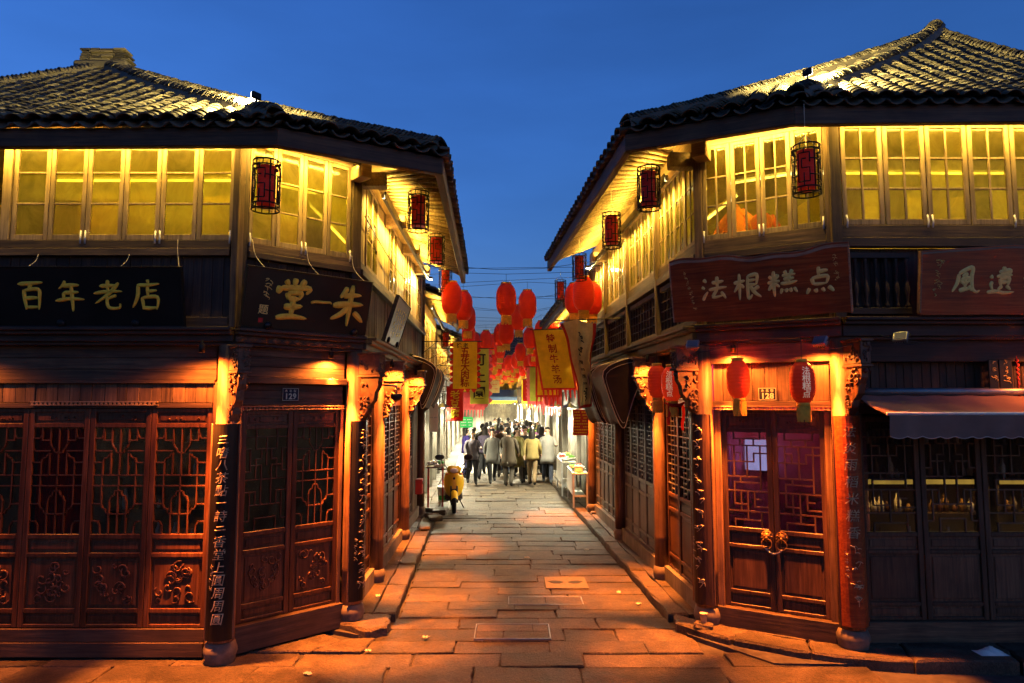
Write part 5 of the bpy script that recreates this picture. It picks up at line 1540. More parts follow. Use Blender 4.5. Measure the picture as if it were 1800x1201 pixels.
flag('pink pennant flag with fringe third on the left side of the alley', -1.9, 26.0, 3.6, .5, .9, 'flag_pink', 'flag_yellow', .05, '', fringe=6, seed=12, wall=(xL(26), 26, 3.62))
flag('yellow pennant flag third on the right side of the alley', .55, 24.0, 3.7, .5, 1.0, 'flag_yellow', 'flag_pink', .06, '', scallop=.14, seed=13, wall=(xR(24), 24, 3.72))
flag('red pennant flag fourth on the right side of the alley', .45, 28.5, 3.5, .5, .9, 'flag_red', 'flag_yellow', .05, '', fringe=6, seed=14, wall=(xR(28.5), 28.5, 3.52))
flag('narrow yellow flag hanging behind the soup flag', .62, 16.6, 4.0, .5, 1.25, 'flag_yellow', 'flag_red', .05, '', fringe=6, seed=21, wall=(xR(16.6), 16.6, 4.02), wavy=.05)
flag('narrow yellow flag hanging behind the lime flag', -1.2, 20.4, 3.9, .5, 1.2, 'flag_yellow', 'flag_red', .06, '', scallop=.12, seed=22, wall=(xL(20.4), 20.4, 3.92), wavy=.04)
# the twisted cream flag on its long pole
t = thing('flag', 'twisted cream flag with red hem and black writing on a long pole', 'flag', T((1.2, 12.4, 4.08)))
M = W[t.name]
def tw(u, v):
    w = .66*(1-.62*v); a = (u-.5)*w
    return Vector((a*(1-.25*sin(v*3))+.15*v+.02*sin(v*11), .1*sin(u*11+v*3)*(.5+v)+.03*sin(u*23+v*7)-.02, -1.62*v-.14*abs(u-.45)*(1-v)+.05*u*v))
cm = MB(); cm.grid(tw, 24, 24); obj('cloth', cm, 'flag_cream', t, M)
hm = MB()
for u0, u1 in ((0, .09), (.91, 1)): hm.grid(lambda u, v: tw(u0+(u1-u0)*u, v)+Vector((0, -.004, 0)), 2, 24)
hm.grid(lambda u, v: tw(u, .965+.035*v)+Vector((0, -.005, 0)), 24, 1); obj('hem', hm, 'flag_red', t, M)
for i in range(5):
  wm = MB()
  letters(wm, '黑', 0, 0, .2, bold=.03, depth=.002, warp=lambda p, i=i: tw(.5+p.x*1.4, .2+.16*i-p.z/1.6)+Vector((0, -.008+p.y, 0))) if i in (2, 3) else scribble(wm, 0, 0, .2, 700+i, .0, .16, warp=lambda p, i=i: tw(.5+p.x*1.2, .2+.16*i-p.z/1.6)+Vector((0, -.012, 0)))
  obj('character', wm, 'flag_ink', t, M)
obj('pole', MB().tube([(-.42, -.03, -.02), (.9, .02, .04)], .013, 6), 'wood_pale_flat', t, M)

# ------------------------------------------------------------------ awnings
def drop_awning(fr, a0, a1, z, out, drop, label, seed, mat='awning_brown'):
    """retractable awning folded down: a deep fold of canvas hanging off the wall"""
    M = fr @ T((a0, 0, z)); w = a1-a0
    t = thing('folded_awning', label, 'awning', M)
    q = random.Random(seed); ph = q.uniform(0, 6)
    base = [(-.02, .02), (-out*.55, -.04), (-out, -.2), (-out*.93, -.5), (-out*.66, -drop*.96), (-out*.5, -drop), (-out*.38, -drop*.9), (-out*.2, -drop*.55), (-.03, -.32)]
    P = [Vector((0, y, zz)) for y, zz in base]; P = smoothpts(P+[P[0]], 3)[:-1]; n = len(P); vs = []; fs = []; k = 8
    for i in range(k+1):
        u = i/k
        for j, p_ in enumerate(P):
            s_ = .03*sin(u*7+ph+j*.5)*(-p_.z/drop)
            vs.append((w*u, p_.y+s_, p_.z-.1*(-p_.z/drop)*(u-.5)**2*2+.02*sin(u*9+ph)))
    for i in range(k):
        for j in range(n): fs.append((i*n+j, i*n+(j+1) % n, (i+1)*n+(j+1) % n, (i+1)*n+j))
    fs += [tuple(range(n))[::-1], tuple(k*n+j for j in range(n))]
    obj('canvas', MB().add(vs, fs), mat, t, M)
    for i, off in ((0, -.006), (k, .006)):
        pts = [Vector(vs[i*n+j])+Vector((off, 0, 0)) for j in range(n)]
        obj('piping', MB().tube(pts, .007, 4, closed=True), 'awning_trim', t, M)
        c = sum(pts, Vector((0, 0, 0)))/n
        obj('piping', MB().tube([c+(p_-c)*.86 for p_ in pts[:int(n*.62)]], .005, 4), 'awning_trim', t, M)
    obj('roller', MB().tube([(-.03, -.02, .05), (w+.03, -.02, .05)], .035, 8), 'iron', t, M)
    for x in (.05, w-.05): obj('arm', MB().tube([(x, -.02, -.75), (x, -out*.45, -.5)], .014, 6), 'iron', t, M)
drop_awning(GS, GL-4.0, GL-2.9, 3.3, .62, 1.05, 'dark brown folded awning nearest on the right alley wall', 1)
drop_awning(GS, GL-5.5, GL-4.3, 3.3, .64, 1.05, 'dark brown folded awning behind the nearest one on the right alley wall', 2)
drop_awning(FS, 5.2, 6.2, 3.45, .5, .95, 'dark brown folded awning nearest on the left alley wall', 3)
drop_awning(FS, 6.6, 7.5, 3.42, .5, .9, 'brown folded awning at the end of the black signed house', 4)
t = thing('shop_awning', 'grey brown canvas awning with pale bar and scalloped valance', 'awning', GF @ T((.12, -.02, 2.68)))
M = W[t.name]; w = 3.4
obj('canvas', MB().grid(lambda u, v: (w*u, -.62*v, -.2*v-.03*sin(pi*v)+.006*sin(u*60)), 60, 6).grid(lambda u, v: (w*(1-u), -.62*v, -.2*v-.03*sin(pi*v)-.008), 10, 6), 'awning_grey', t, M)
obj('front_bar', MB().tube([(-.02, -.63, -.2), (w+.02, -.63, -.2)], .017, 8), 'white_paint', t, M)
def val(u, v): return Vector((w*u, -.64+.012*sin(u*70+v*2)*v, -.215-v*(.2+.022*abs(sin(u*w*pi/.155)))))
obj('valance', MB().grid(val, 130, 4), 'awning_grey', t, M)
obj('piping', MB().tube([val(i/130, 1)+Vector((0, -.003, 0)) for i in range(131)], .005, 4), 'awning_trim', t, M)
obj('roller', MB().tube([(-.05, -.03, .02), (w, -.03, .02)], .04, 8), 'grey_metal', t, M)
obj('end_bracket', MB().box(-.06, -.03, -.1, .0, -.16, .09, .004).box(-.1, .0, -.075, -.045, -.03, -.01, .003), 'brass', t, M)
obj('arm', MB().tube([(.06, -.05, -.08), (.5, -.3, -.16), (.06, -.6, -.2)], .014, 6), 'grey_metal', t, M)

# ------------------------------------------------------------------ small fixtures on the houses
def flood(x, y, z, ang, label):
    t = thing('led_floodlight', label, 'floodlight', T((x, y, z)) @ RZ(ang)); M = W[t.name] @ RX(-.6)
    obj('housing', MB().box(-.07, .07, -.02, .02, -.055, .055, .006), 'grey_metal', t, M)
    fins = MB()
    for i in range(6): fins.box(-.06+.022*i, -.052+.022*i, .0205, .045, -.045, .045)
    obj('fins', fins, 'grey_metal', t, M)
    obj('glass', MB().box(-.055, .055, -.024, -.0205, -.042, .042), 'lamp_glass_off', t, M)
    obj('yoke', MB().tube([(-.08, 0, 0), (-.08, .05, .06), (.08, .05, .06), (.08, 0, 0)], .006, 5), 'iron', t, M)
    obj('lead', MB().tube(smoothpts([(0, .04, 0), (.05, .06, -.06), (.16, .1, -.02), (.28, .12, .03)], 4), .005, 5), 'wire', t, M)
flood(2.05, 7.72, 3.24, -.5, 'small grey floodlight at the alley end of the red live edge signboard')
flood(3.18, 7.02, 3.22, -.9, 'small grey floodlight under the end of the signboard above door 128')
flood(3.99, 6.98, 3.26, -.8, 'small grey floodlight under the long red brown signboard')
t = thing('security_camera', 'dark dome camera on an arm at the first alley pillar of the black signed house', 'camera', T((-1.52, 9.0, 2.66)))
M = W[t.name]
obj('dome', MB().lathe([(.001, -.06), (.05, -.045), (.075, -.01), (.08, .02), (.07, .035), (.001, .04)], 14), 'scooter_black', t, M)
obj('arm', MB().tube([(0, 0, .04), (0, 0, .14), (-.3, 0, .16)], .014, 6), 'grey_metal', t, M)
t = thing('wind_charm', 'dark hanging charm boards with a red tassel cord above the shop awning', 'charm', T((5.18, 7.22, 2.98)))
M = W[t.name]
for x, w_ in ((-.1, .05), (.03, .07)):
    obj('tablet', MB().box(x-w_, x+w_, -.02, 0, -.27, .06, .006), 'sign_black', t, M)
    cm = MB(); scribble(cm, x, -.05, .07, int(x*100)+900); scribble(cm, x, -.14, .08, int(x*100)+901); scribble(cm, x, .03, .05, int(x*100)+902); obj('writing', cm, 'gold_pale', t, M @ T((0, -.021, 0)))
tm = MB()
for i in range(6): tm.ball((.15+.006*(i % 2), -.02, .05-.05*i), .02-.001*i, 5)
tm.tube([(.15, -.02, .1), (.15, -.02, -.35)], [.004, .012], 5); obj('tassel', tm, 'red_cloth', t, M)
for a_, b_, w_, h_, s_, fr_, lb in ((fa(-4.55), .55, .9, .75, 1, FF, 'pale cloth draped inside the front windows of the black signed house'), (fa(-3.5), .7, .5, .9, 2, FF, 'narrow cloth hanging inside the front windows near the corner post'), (.75, .5, .6, .7, 3, FC, 'cloth hanging inside the angled corner windows of the black signed house'), (1.5, .6, .8, .8, 4, GF, 'cloth hanging inside the front windows of the red signed house'), (.6, .8, .5, .7, 5, GF, 'second cloth inside the front windows of the red signed house')):
    t = thing('hanging_cloth', lb, 'cloth', fr_ @ T((a_, b_, 5.0)))
    obj('fabric', MB().grid(lambda u, v: (w_*(u-.5), .05*sin(u*14+s_)*(.3+v), -h_*v*(.55+.45*abs(sin(u*2.2+s_)))), 20, 10), 'flag_cream', t, W[t.name])
    obj('rod', MB().tube([(-w_*.55, 0, .01), (w_*.55, 0, .01)], .012, 6), 'iron', t, W[t.name])
for pts, lb in (([GC @ Vector((-.1, -.24, 3.3)), GC @ Vector((.2, -.25, 3.22)), GC @ Vector((.7, -.24, 3.27)), GC @ Vector((1.4, -.24, 3.24))], 'thin cable sagging behind the two floodlights under the red signboard'), ([GF @ Vector((.3, -.22, 3.28)), GF @ Vector((.8, -.22, 3.2)), GF @ Vector((1.4, -.22, 3.27)), GF @ Vector((2.6, -.22, 3.22))], 'thin cable sagging under the cornice above the shop awning'), ([FC @ Vector((.05, -.22, 3.2)), FC @ Vector((.7, -.22, 3.15)), FC @ Vector((1.4, -.22, 3.19))], 'thin cable under the diamond carved cornice of the black signed house'), ([FS @ Vector((.2, -.03, 4.9)), FS @ Vector((3, -.05, 4.75)), FS @ Vector((7, -.03, 4.95))], 'cable looped along the alley wall of the black signed house')):
    tag(obj('cable', MB().tube(smoothpts(pts, 6), .007, 5), 'wire'), lb, 'cable')
# the flanking glow in the rooms behind the ground floor doors
t = thing('wall_screen', 'glowing blue white screen seen through the lattice of door 128', 'screen', GC @ T((.2, 1.9, 1.85)))
obj('screen', MB().box(-.14, .14, 0, .03, -.2, .22, .005), 'screen_glow', t, W[t.name]); obj('bezel', MB().box(-.17, .17, .031, .07, -.23, .25, .005), 'scooter_black', t, W[t.name])
lamp('AREA', 'screen_lamp', t, W[t.name] @ T((0, -.02, 0)) @ RX(pi/2), 2.0, (.4, .45, 1.0), shape='SQUARE', size=.3)
t = thing('ceiling_lamp', 'red ceiling lamp in the room behind door 128', 'lamp', GC @ T((.5, 1.1, 3.32)))
plain('lamp_red_shade', (.6, .1, .15), .5, emit=(1, .12, .2), es=.3)
obj('shade', MB().lathe([(.001, -.1), (.12, -.1), (.16, .06), (.05, .09)], 14), 'lamp_red_shade', t, W[t.name])
lamp('POINT', 'bulb', t, W[t.name] @ T((0, 0, -.2)), 8.0, (1, .13, .22), shadow_soft_size=.1)
for a_, lb in ((.0, 'leafy pot plant low behind the lattice of door 128'), (.85, 'second leafy pot plant behind the lattice of door 128')):
    t = thing('pot_plant', lb, 'plant', GC @ T((a_, 1.5, .95))); q = random.Random(int(a_*10)); m = MB()
    for k in range(60):
        u, v, l = q.uniform(-.25, .25), q.uniform(-.15, .15), q.uniform(.1, .42)
        m.add([(u, v, l), (u+.03, v+.02, l+.05), (u+.08*q.uniform(-1, 1), v-.03, l+.09)], [(0, 1, 2)])
    obj('leaves', m, 'produce_green', t, W[t.name]); obj('pot', MB().lathe([(.09, 0), (.13, .14), (.12, .14)], 12), 'stone_base', t, W[t.name])
    obj('stand', MB().lathe([(.14, -.83), (.03, -.8), (.03, -.04), (.14, -.002)], 10), 'interior_dark', t, W[t.name])
def shelf(label, x, y, w, n, seed, strip=True, zs=(.55, 1.0, 1.45, 1.9)):
    t = thing('shop_shelf', label, 'shelf', T((x, y, .13))); M = W[t.name]; q = random.Random(seed)
    for sx in (-w/2, w/2-.03): obj('side', MB().box(sx, sx+.03, -.15, .15, 0, 2.2), 'interior_dark', t, M)
    for z in zs:
        obj('shelf_board', MB().box(-w/2+.031, w/2-.031, -.15, .15, z-.02, z), 'wood_beam_dark', t, M)
        k = MB()
        xx = -w/2+.08
        while xx < w/2-.1:
            h_ = q.uniform(.1, .28); r_ = q.uniform(.03, .05)
            k.lathe([(r_*.9, 0), (r_, h_*.6), (r_*.5, h_*.8), (r_*.45, h_)], 8, q.randint(0, 3), T((xx, q.uniform(-.06, .02), z+.001))); xx += r_*2+q.uniform(.01, .05)
        o = obj('goods', k, ['sign_brown', 'lacquer_panel', 'paper', 'brass'], t, M); o['kind'] = 'stuff'
    if strip:
        obj('light_strip', MB().box(-w/2+.04, w/2-.04, -.17, -.152, 1.38, 1.44), 'gold_strip', t, M)
        lamp('AREA', 'strip_lamp', t, M @ T((0, -.2, 1.37)), 1.3, (1, .6, .15), shape='RECTANGLE', size=w-.1, size_y=.04)
    return t
shelf('goods shelf with gold light strip behind the lattice doors under the awning', 5.3, 9.3, 2.0, 4, 1)
shelf('goods shelf with gold light strip at the edge of the awning shop', 7.2, 9.3, 1.6, 4, 2)
shelf('dim shelf behind the lattice doors of the black signed house', -4.6, 9.6, 1.8, 4, 4, False)
t = thing('ceiling_lamp', 'dim warm lamp in the room behind door 129', 'lamp', T((-3.6, 9.2, 3.2)))
obj('shade', MB().lathe([(.001, -.1), (.12, -.1), (.16, .06), (.05, .09)], 14), 'lantern_white', t, W[t.name])
lamp('POINT', 'bulb', t, T((-3.6, 9.2, 2.95)), 1.2, (1, .7, .4), shadow_soft_size=.1)
t = thing('costume', 'pink costume hanging inside the angled upper windows above door 128', 'garment', GC @ T((.2, 1.15, 4.9)))
obj('robe', MB().lathe([(.2, -.42), (.17, -.1), (.11, .12), (.05, .24), (.02, .32)], 14, M=Matrix.Diagonal((1.2, .5, 1, 1))), 'pink_cloth', t, W[t.name])
for sx in (-1, 1): obj('sleeve', MB().tube([(sx*.3, 0, -.22), (sx*.2, 0, .05), (sx*.06, 0, .22)], [.08, .06, .05], 8), 'pink_cloth', t, W[t.name])
t = thing('costume', 'red dress form standing inside the angled upper windows above door 128', 'garment', GC @ T((.52, 1.15, 4.8)))
obj('robe', MB().lathe([(.17, -.42), (.14, -.15), (.12, .0), (.15, .14), (.1, .22), (.04, .26), (.035, .32)], 14), 'costume_red', t, W[t.name])
for sx in (-1, 1): obj('sleeve', MB().tube([(sx*.2, 0, -.2), (sx*.18, 0, .05), (sx*.1, 0, .19)], [.05, .05, .05], 8), 'costume_red', t, W[t.name])

# ------------------------------------------------------------------ houses further down the alley
def far_house(side, y0, y1, z_eave, label, seed, shop=True, name='alley_house'):
    q = random.Random(seed)
    if side < 0: fr = FR(xL(y0)-.12, y0, xL(y1)-xL(y0), y1-y0)
    else: fr = FR(xR(y1)+.12, y1, xR(y0)-xR(y1), y0-y1)
    L = math.hypot(.045*(y1-y0), y1-y0)
    H = thing(name, label, 'house', fr)
    zc = 3.0; zw = z_eave-.05
    board('cornice', fr, 0, L, -.1, .05, zc-.1, zc, 'wood_beam', H)
    plank_wall(H, fr, .02, L-.02, zc, zc+.55, .03, 'wood_plank', .16)
    board('sill', fr, 0, L, -.04, .06, zc+.552, zc+.63, 'wood_beam', H)
    n = max(2, int(L/.62)); w = L/n
    for k in range(n):
        if (k+seed) % 3 == 0: plank_wall(H, fr, k*w+.01, (k+1)*w-.01, zc+.635, zw, .02, 'wood_pale', .12)
        else: sash(H, fr, k*w+.01, (k+1)*w-.01, zc+.635, zw, 0, 1, 3)
    board('head_beam', fr, 0, L, -.01, .08, zw+.003, zw+.35, 'wood_pale_flat', H)
    obj('floor_slab', MB().box(0, L, .1, 3, zc-.1, zc), 'interior_dark', H, fr)
    obj('inner_wall', MB().box(0, L, 1.6, 1.7, zc+.001, zw+.8), 'plaster', H, fr)
    obj('inner_wall', MB().box(0, L, 1.5, 1.6, 0, zc-.101), 'cream_board', H, fr)
    for a in (0, L-.1): obj('end_wall', MB().box(a, a+.1, .1, 3.2, 0, zw+.6), 'wood_weathered', H, fr)
    m = 0
    a = 0
    while a < L-.5:
        b = min(a+q.uniform(1.3, 1.9), L)
        board('post', fr, a, a+.13, -.04, .1, .1, zc-.1, 'wood_weathered', H)
        if q.random() < .45: plank_wall(H, fr, a+.14, b-.01, .12, zc-.11, .03, 'wood_weathered', .13)
        else:
            board('lintel', fr, a+.135, b, .0, .08, 2.45, zc-.11, 'wood_beam', H)
            obj('counter', MB().box(a+.2, b-.1, .15, .6, .1, .85, .01), 'wood_weathered', H, fr)
            g = MB()
            for k in range(16): g.ball((q.uniform(a+.25, b-.15), q.uniform(.18, .55), .9), q.uniform(.04, .09), 5, q.randint(0, 4))
            o = obj('goods', g, ['produce_white', 'plastic_red', 'produce_green', 'produce_orange', 'paper'], H, fr); o['kind'] = 'stuff'
        a = b
    # roof
    P, Q = fr @ Vector((-.1, -.75, 0)), fr @ Vector((L+.1, -.75, 0)); A, B = fr @ Vector((-.1, 2.6, 0)), fr @ Vector((L+.1, 2.6, 0))
    rf = new_roof(H, z_eave+.22, z_eave+1.75)
    rf.face(P.xy, Q.xy, B.xy, A.xy, pitch=.24, expo=.14, expo2=.3)
    rf.finish(0)
    eave_beam(H, P.xy, Q.xy, z_eave, z_eave+.16)
    rafters(H, P.xy, Q.xy, B.xy, A.xy, z_eave+.22, z_eave+1.75, int(L/.35), .028, .3)
    return H, fr, L
fh = [far_house(-1, 16.1, 22.0, 4.85, 'low wooden house behind the parked scooter with yellow lit upper boards', 1),
      far_house(-1, 22.2, 29.5, 4.5, 'second wooden house down the left side of the alley', 2),
      far_house(-1, 29.7, 39, 4.3, 'third wooden house down the left side of the alley', 3),
      far_house(-1, 39.2, 52, 4.2, 'last wooden house down the left side of the alley', 4),
      far_house(1, 16.1, 22.5, 4.8, 'low wooden house behind the food stall on the right side', 5),
      far_house(1, 22.7, 30, 4.5, 'second wooden house down the right side of the alley', 6),
      far_house(1, 30.2, 40, 4.3, 'third wooden house down the right side of the alley', 7),
      far_house(1, 40.2, 52, 4.2, 'last wooden house down the right side of the alley', 8)]
for i, (Hh, fr, L) in enumerate(fh):
    tube_light('eave_tube', 'tube lamp under the eave of alley house number %s' % ('one', 'two', 'three', 'four', 'five', 'six', 'seven', 'eight')[i], fr, .4, L-.4, -.25, (4.85, 4.5, 4.3, 4.2, 4.8, 4.5, 4.3, 4.2)[i]+.02, 22, EAVE, 'eave tubes')
# the house that closes the alley
fr = FR(-5.2, 52.5, 1, 0)
H = thing('end_house', 'wooden house closing the far end of the alley above a dark blue awning', 'house', fr)
plank_wall(H, fr, 0, 9, 0, 6.0, .03, 'wood_weathered', .3)
for k in range(4): sash(H, fr, 2.5+k*.9, 3.3+k*.9, 3.4, 4.7, -.03, 2, 3, 'wood_plank')
P, Q, A, B = Vector((-5.6, 51.6)), Vector((4.2, 51.6)), Vector((-5.6, 56)), Vector((4.2, 56))
rf = new_roof(H, 6.0, 8.2); rf.face(P, Q, B, A, pitch=.3, expo=.3, expo2=.5); rf.finish(0)
t = thing('blue_awning', 'dark blue awning with yellow fringe at the far end of the alley', 'awning', T((-.75, 47.5, 2.5)))
M = W[t.name]
obj('canvas', MB().grid(lambda u, v: (-1.1+2.2*u, -.9*v, .9-.5*v+.01*sin(u*50)), 12, 4).grid(lambda u, v: (1.1-2.2*u, -.9, .4-.25*v), 12, 2), 'shutter_blue', t, M)
obj('fringe', MB().grid(lambda u, v: (-1.1+2.2*u, -.91, .15-v*(.2+.05*sin(u*80))), 60, 1), 'flag_yellow', t, M)
for x in (-1.08, 1.08): obj('post', MB().tube([(x, -.85, .4), (x, -.85, -2.5)], .03, 6), 'iron', t, M)

# ------------------------------------------------------------------ shop lamps in the market part
def bulb(x, y, z, w, label, col=(1, .95, .66)):
    t = thing('shop_bulb', label, 'lamp', T((x, y, z)), 'bulbs with added shades over the market stalls')
    M = W[t.name]
    obj('glass_bulb', MB().ball((0, 0, 0), .05, 8), 'lamp_white', t, M)
    obj('shade', MB().lathe([(.2, -.02), (.19, .0), (.05, .09), (.03, .12), (.03, .16)], 16), 'grey_metal', t, M)  # shade added to keep the bulb light off the near paving
    obj('flex', MB().tube([(0, 0, .16), (0, 0, .5)], .006, 4), 'wire', t, M)
    lamp('SPOT', 'bulb_lamp', t, M @ T((0, 0, -.055)), w*(4.8 if y < 27 else 8.0), col, spot_size=RAD(142), spot_blend=.35, shadow_soft_size=.05)
    lamp('POINT', 'bulb_fill', t, M @ T((0, 0, -.06)), w*.9, col, shadow_soft_size=.05)  # open light added to brighten the hanging flags
wd = ('first', 'second', 'third', 'fourth', 'fifth', 'sixth', 'seventh')
for i, (y, w) in enumerate(((18.0, 20), (21.5, 26), (25.5, 34), (30, 60), (35, 85), (41, 100))):
    bulb(xL(y)+.35, y, 2.45, w, '%s bulb with added shade along the left stalls of the market' % wd[i])
for i, (y, w) in enumerate(((17.2, 14), (20.3, 26), (24, 32), (28, 50), (33, 80), (38.5, 95), (45, 110))):
    bulb(xR(y)-.35, y, 2.45, w, '%s bulb with added shade along the right stalls of the market' % wd[i])

bulb(-1.9, 49.5, 2.7, 130, 'added shaded bulb left of the dark blue awning at the far end')  # added bulb that brightens the dark end house
bulb(.6, 49.5, 2.7, 130, 'added shaded bulb right of the dark blue awning at the far end')  # second bulb added to light the end house
# ------------------------------------------------------------------ stalls and clutter
def table(name, label, x0, x1, y0, y1, h, mat='steel', goods=True, seed=0):
    t = thing(name, label, 'stall table', T(((x0+x1)/2, (y0+y1)/2, SIDE_Z)))
    M = W[t.name]; hx, hy = (x1-x0)/2, (y1-y0)/2
    obj('table_top', MB().box(-hx, hx, -hy, hy, h-.04, h, .006), mat, t, M)
    for sx in (-1, 1):
        for sy in (-1, 1): obj('leg', MB().box(sx*(hx-.03)-.02, sx*(hx-.03)+.02, sy*(hy-.03)-.02, sy*(hy-.03)+.02, 0, h-.041, .003), mat, t, M)
    obj('under_shelf', MB().box(-hx+.05, hx-.05, -hy+.05, hy-.05, .25, .27), mat, t, M)
    obj('side_panel', MB().box(-hx+.001, -hx+.012, -hy+.06, hy-.06, .3, h-.05), 'plastic_white', t, M)
    return t
table('stall_table', 'pale stall table with dishes standing against the right alley wall', 1.42, 1.8, 16.3, 18.0, .82)
table('stall_table', 'further stall table heaped with goods on the right side of the alley', 1.3, 1.7, 18.3, 20.2, .9)
def bowl(x, y, z, r, label, fill):
    t = thing('dish', label, 'dish', T((x, y, z)), 'dishes on the stall tables')
    obj('bowl', MB().lathe([(r*.5, 0), (r*.8, r*.25), (r, r*.5), (r*.95, r*.5), (r*.7, r*.25)], 14), 'plastic_white', t, W[t.name])
    f = MB(); q = random.Random(int(x*100+y*37))
    for k in range(14): f.ball((q.uniform(-.6, .6)*r, q.uniform(-.6, .6)*r, r*.45+q.uniform(0, .3)*r), r*q.uniform(.15, .28), 5)
    o = obj('food', f, fill, t, W[t.name]); o['kind'] = 'stuff'
fills = ('produce_green', 'produce_white', 'produce_orange', 'paper', 'produce_green', 'plastic_red')
for i in range(8):
    bowl(1.52+.18*(i % 2), 16.65+.22*i-.05*(i % 3), SIDE_Z+.823, .1, 'dish number %s from the near end of the pale stall table' % ('one', 'two', 'three', 'four', 'five', 'six', 'seven', 'eight')[i], fills[i % 6]) if i < 6 else None
for i in range(6): bowl(1.42+.18*(i % 2), 18.55+.28*i, SIDE_Z+.903, .14, 'heaped dish %s along the further stall table' % ('one', 'two', 'three', 'four', 'five', 'six')[i], fills[(i+3) % 6])
t = thing('food_box', 'white lidded box at the near end of the stall table', 'box', T((1.58, 16.42, SIDE_Z+.822)))
obj('box', MB().box(-.1, .1, -.07, .07, 0, .12, .015), 'plastic_white', t, W[t.name]); obj('lid', MB().box(-.105, .105, -.075, .075, .121, .15, .012), 'paper', t, W[t.name])
def sheet_sign(name, label, x, y, z, w, h, mat, ink, rows, yaw=0.0, fr=None):
    M = T((x, y, z)) @ RZ(yaw); t = thing(name, label, 'sign', M)
    obj('board', MB().box(-w/2, w/2, 0, .02, 0, h, .004), mat, t, M)
    for j in range(rows):
        m = MB(); zz = h*(1-(j+.9)/(rows+.8)); xx = -w*.42; lh = min(.014, h/rows*.25)*(1 if h < .8 else 3)
        q = random.Random(j*3+7)
        while xx < w*.38:
            l = w*q.uniform(.06, .16); m.box(xx, xx+l, -.003, -.0005, zz-lh, zz+lh) if not (-.04*w < xx < .04*w) else None; xx += l+w*.03
        obj('text_line', m, ink, t, M)
    return t
sheet_sign('menu_board', 'red menu board with yellow rows of writing on the right side', 1.5, 15.0, 1.86, .34, .56, 'plastic_red', 'flag_yellow', 8)
sheet_sign('shop_sign', 'bright green shop sign low on the left side of the alley', -1.3, 19.6, 1.85, .36, .3, 'sign_green', 'produce_white', 3)
sheet_sign('shop_sign', 'pale orange hanging sign over the far market crowd', -1.2, 33, 3.0, 1.2, .6, 'flag_cream', 'plastic_red', 2)
sheet_sign('shop_sign', 'pale sign with red writing high over the far crowd', -1.35, 42, 3.9, 1.4, 1.0, 'flag_cream', 'plastic_red', 4)
sheet_sign('meter_box', 'white meter box on the wall beyond the weathered boards', -1.93, 16.9, 1.85, .22, .7, 'plastic_white', 'steel', 1)
t = thing('post_box', 'small red box fixed to the weathered boards near the scooter', 'box', T((-1.93, 13.9, .75)))
obj('box', MB().box(0, .14, -.1, .1, 0, .3, .01), 'plastic_red', t, W[t.name]); obj('flap', MB().box(.141, .15, -.08, .08, .2, .26), 'lacquer_panel', t, W[t.name])
t = thing('bucket', 'white printed plastic bucket behind the scooter', 'bucket', T((-1.72, 17.4, SIDE_Z)))
obj('pail', MB().lathe([(.13, 0), (.155, .34), (.165, .34), (.165, .38), (.15, .38), (.145, .34)], 18), 'plastic_white', t, W[t.name])
obj('print', MB().lathe([(.1365, .05), (.1455, .16)], 18, a0=-2.6, a1=-.8), 'plastic_green', t, W[t.name])
obj('handle', MB().tube([(.165*cos(a), .05*sin(a)-.1, .36-.1*sin(a)) for a in [pi*i/10 for i in range(11)]], .005, 5), 'steel', t, W[t.name])
t = thing('display_shelf', 'small slanted tray of goods on red legs beside the weathered boards', 'stall', T((-1.8, 16.3, SIDE_Z)))
M = W[t.name]
obj('tray', MB().box(-.2, .2, -.18, .18, .98, 1.02, .005, M=RX(.12)), 'wood_weathered', t, M)
for sx in (-1, 1): obj('leg', MB().box(sx*.17-.02, sx*.17+.02, -.02, .02, 0, .97, .003), 'plastic_red', t, M)
g = MB()
for k in range(14): g.ball((rng.uniform(-.16, .16), rng.uniform(-.14, .14), 1.06), rng.uniform(.03, .05), 5, k % 3)
o = obj('goods', g, ['produce_white', 'plastic_green', 'steel'], t, M); o['kind'] = 'stuff'
for i, (x, y, s, lb) in enumerate(((-1.62, 14.7, .2, 'flat broken stone by the kerb before the scooter'), (-1.75, 15.1, .16, 'small rough stone against the weathered boards'), (-1.6, 15.5, .24, 'broad rough stone between kerb and scooter'), (-1.78, 15.8, .18, 'upper rough stone of the pile by the weathered boards'), (-1.66, 16.0, .14, 'small stone wedged behind the scooter wheel'), (2.13, 8.0-.17, .1, 'squared stone block beside the plinth left of door 128'), (1.86, 15.5, .1, 'small stone by the foot of the far right pillar'), (-1.72, 13.6, .14, 'broken tile shard on the left walk'))):
    m = MB(); q = random.Random(i)
    m.box(-s, s, -s*.7, s*.7, 0, s*.5, s*.12); m.v = [(x_*q.uniform(.85, 1.1), y_*q.uniform(.85, 1.1), z_*q.uniform(.8, 1.1)) for x_, y_, z_ in m.v]
    tag(obj('loose_stone', m, 'paving_stone', None, T((x, y, SIDE_Z)) @ RZ(q.uniform(0, 3))), lb, 'stone', 'loose stones along the walks')
t = thing('paper_cup', 'pale paper cup standing on the block left of door 128', 'cup', T((2.13, 7.83, SIDE_Z+.052)))
obj('cup', MB().lathe([(.03, 0), (.042, .1), (.045, .1), (.04, .1), (.028, .004)], 12), 'paper', t, W[t.name])
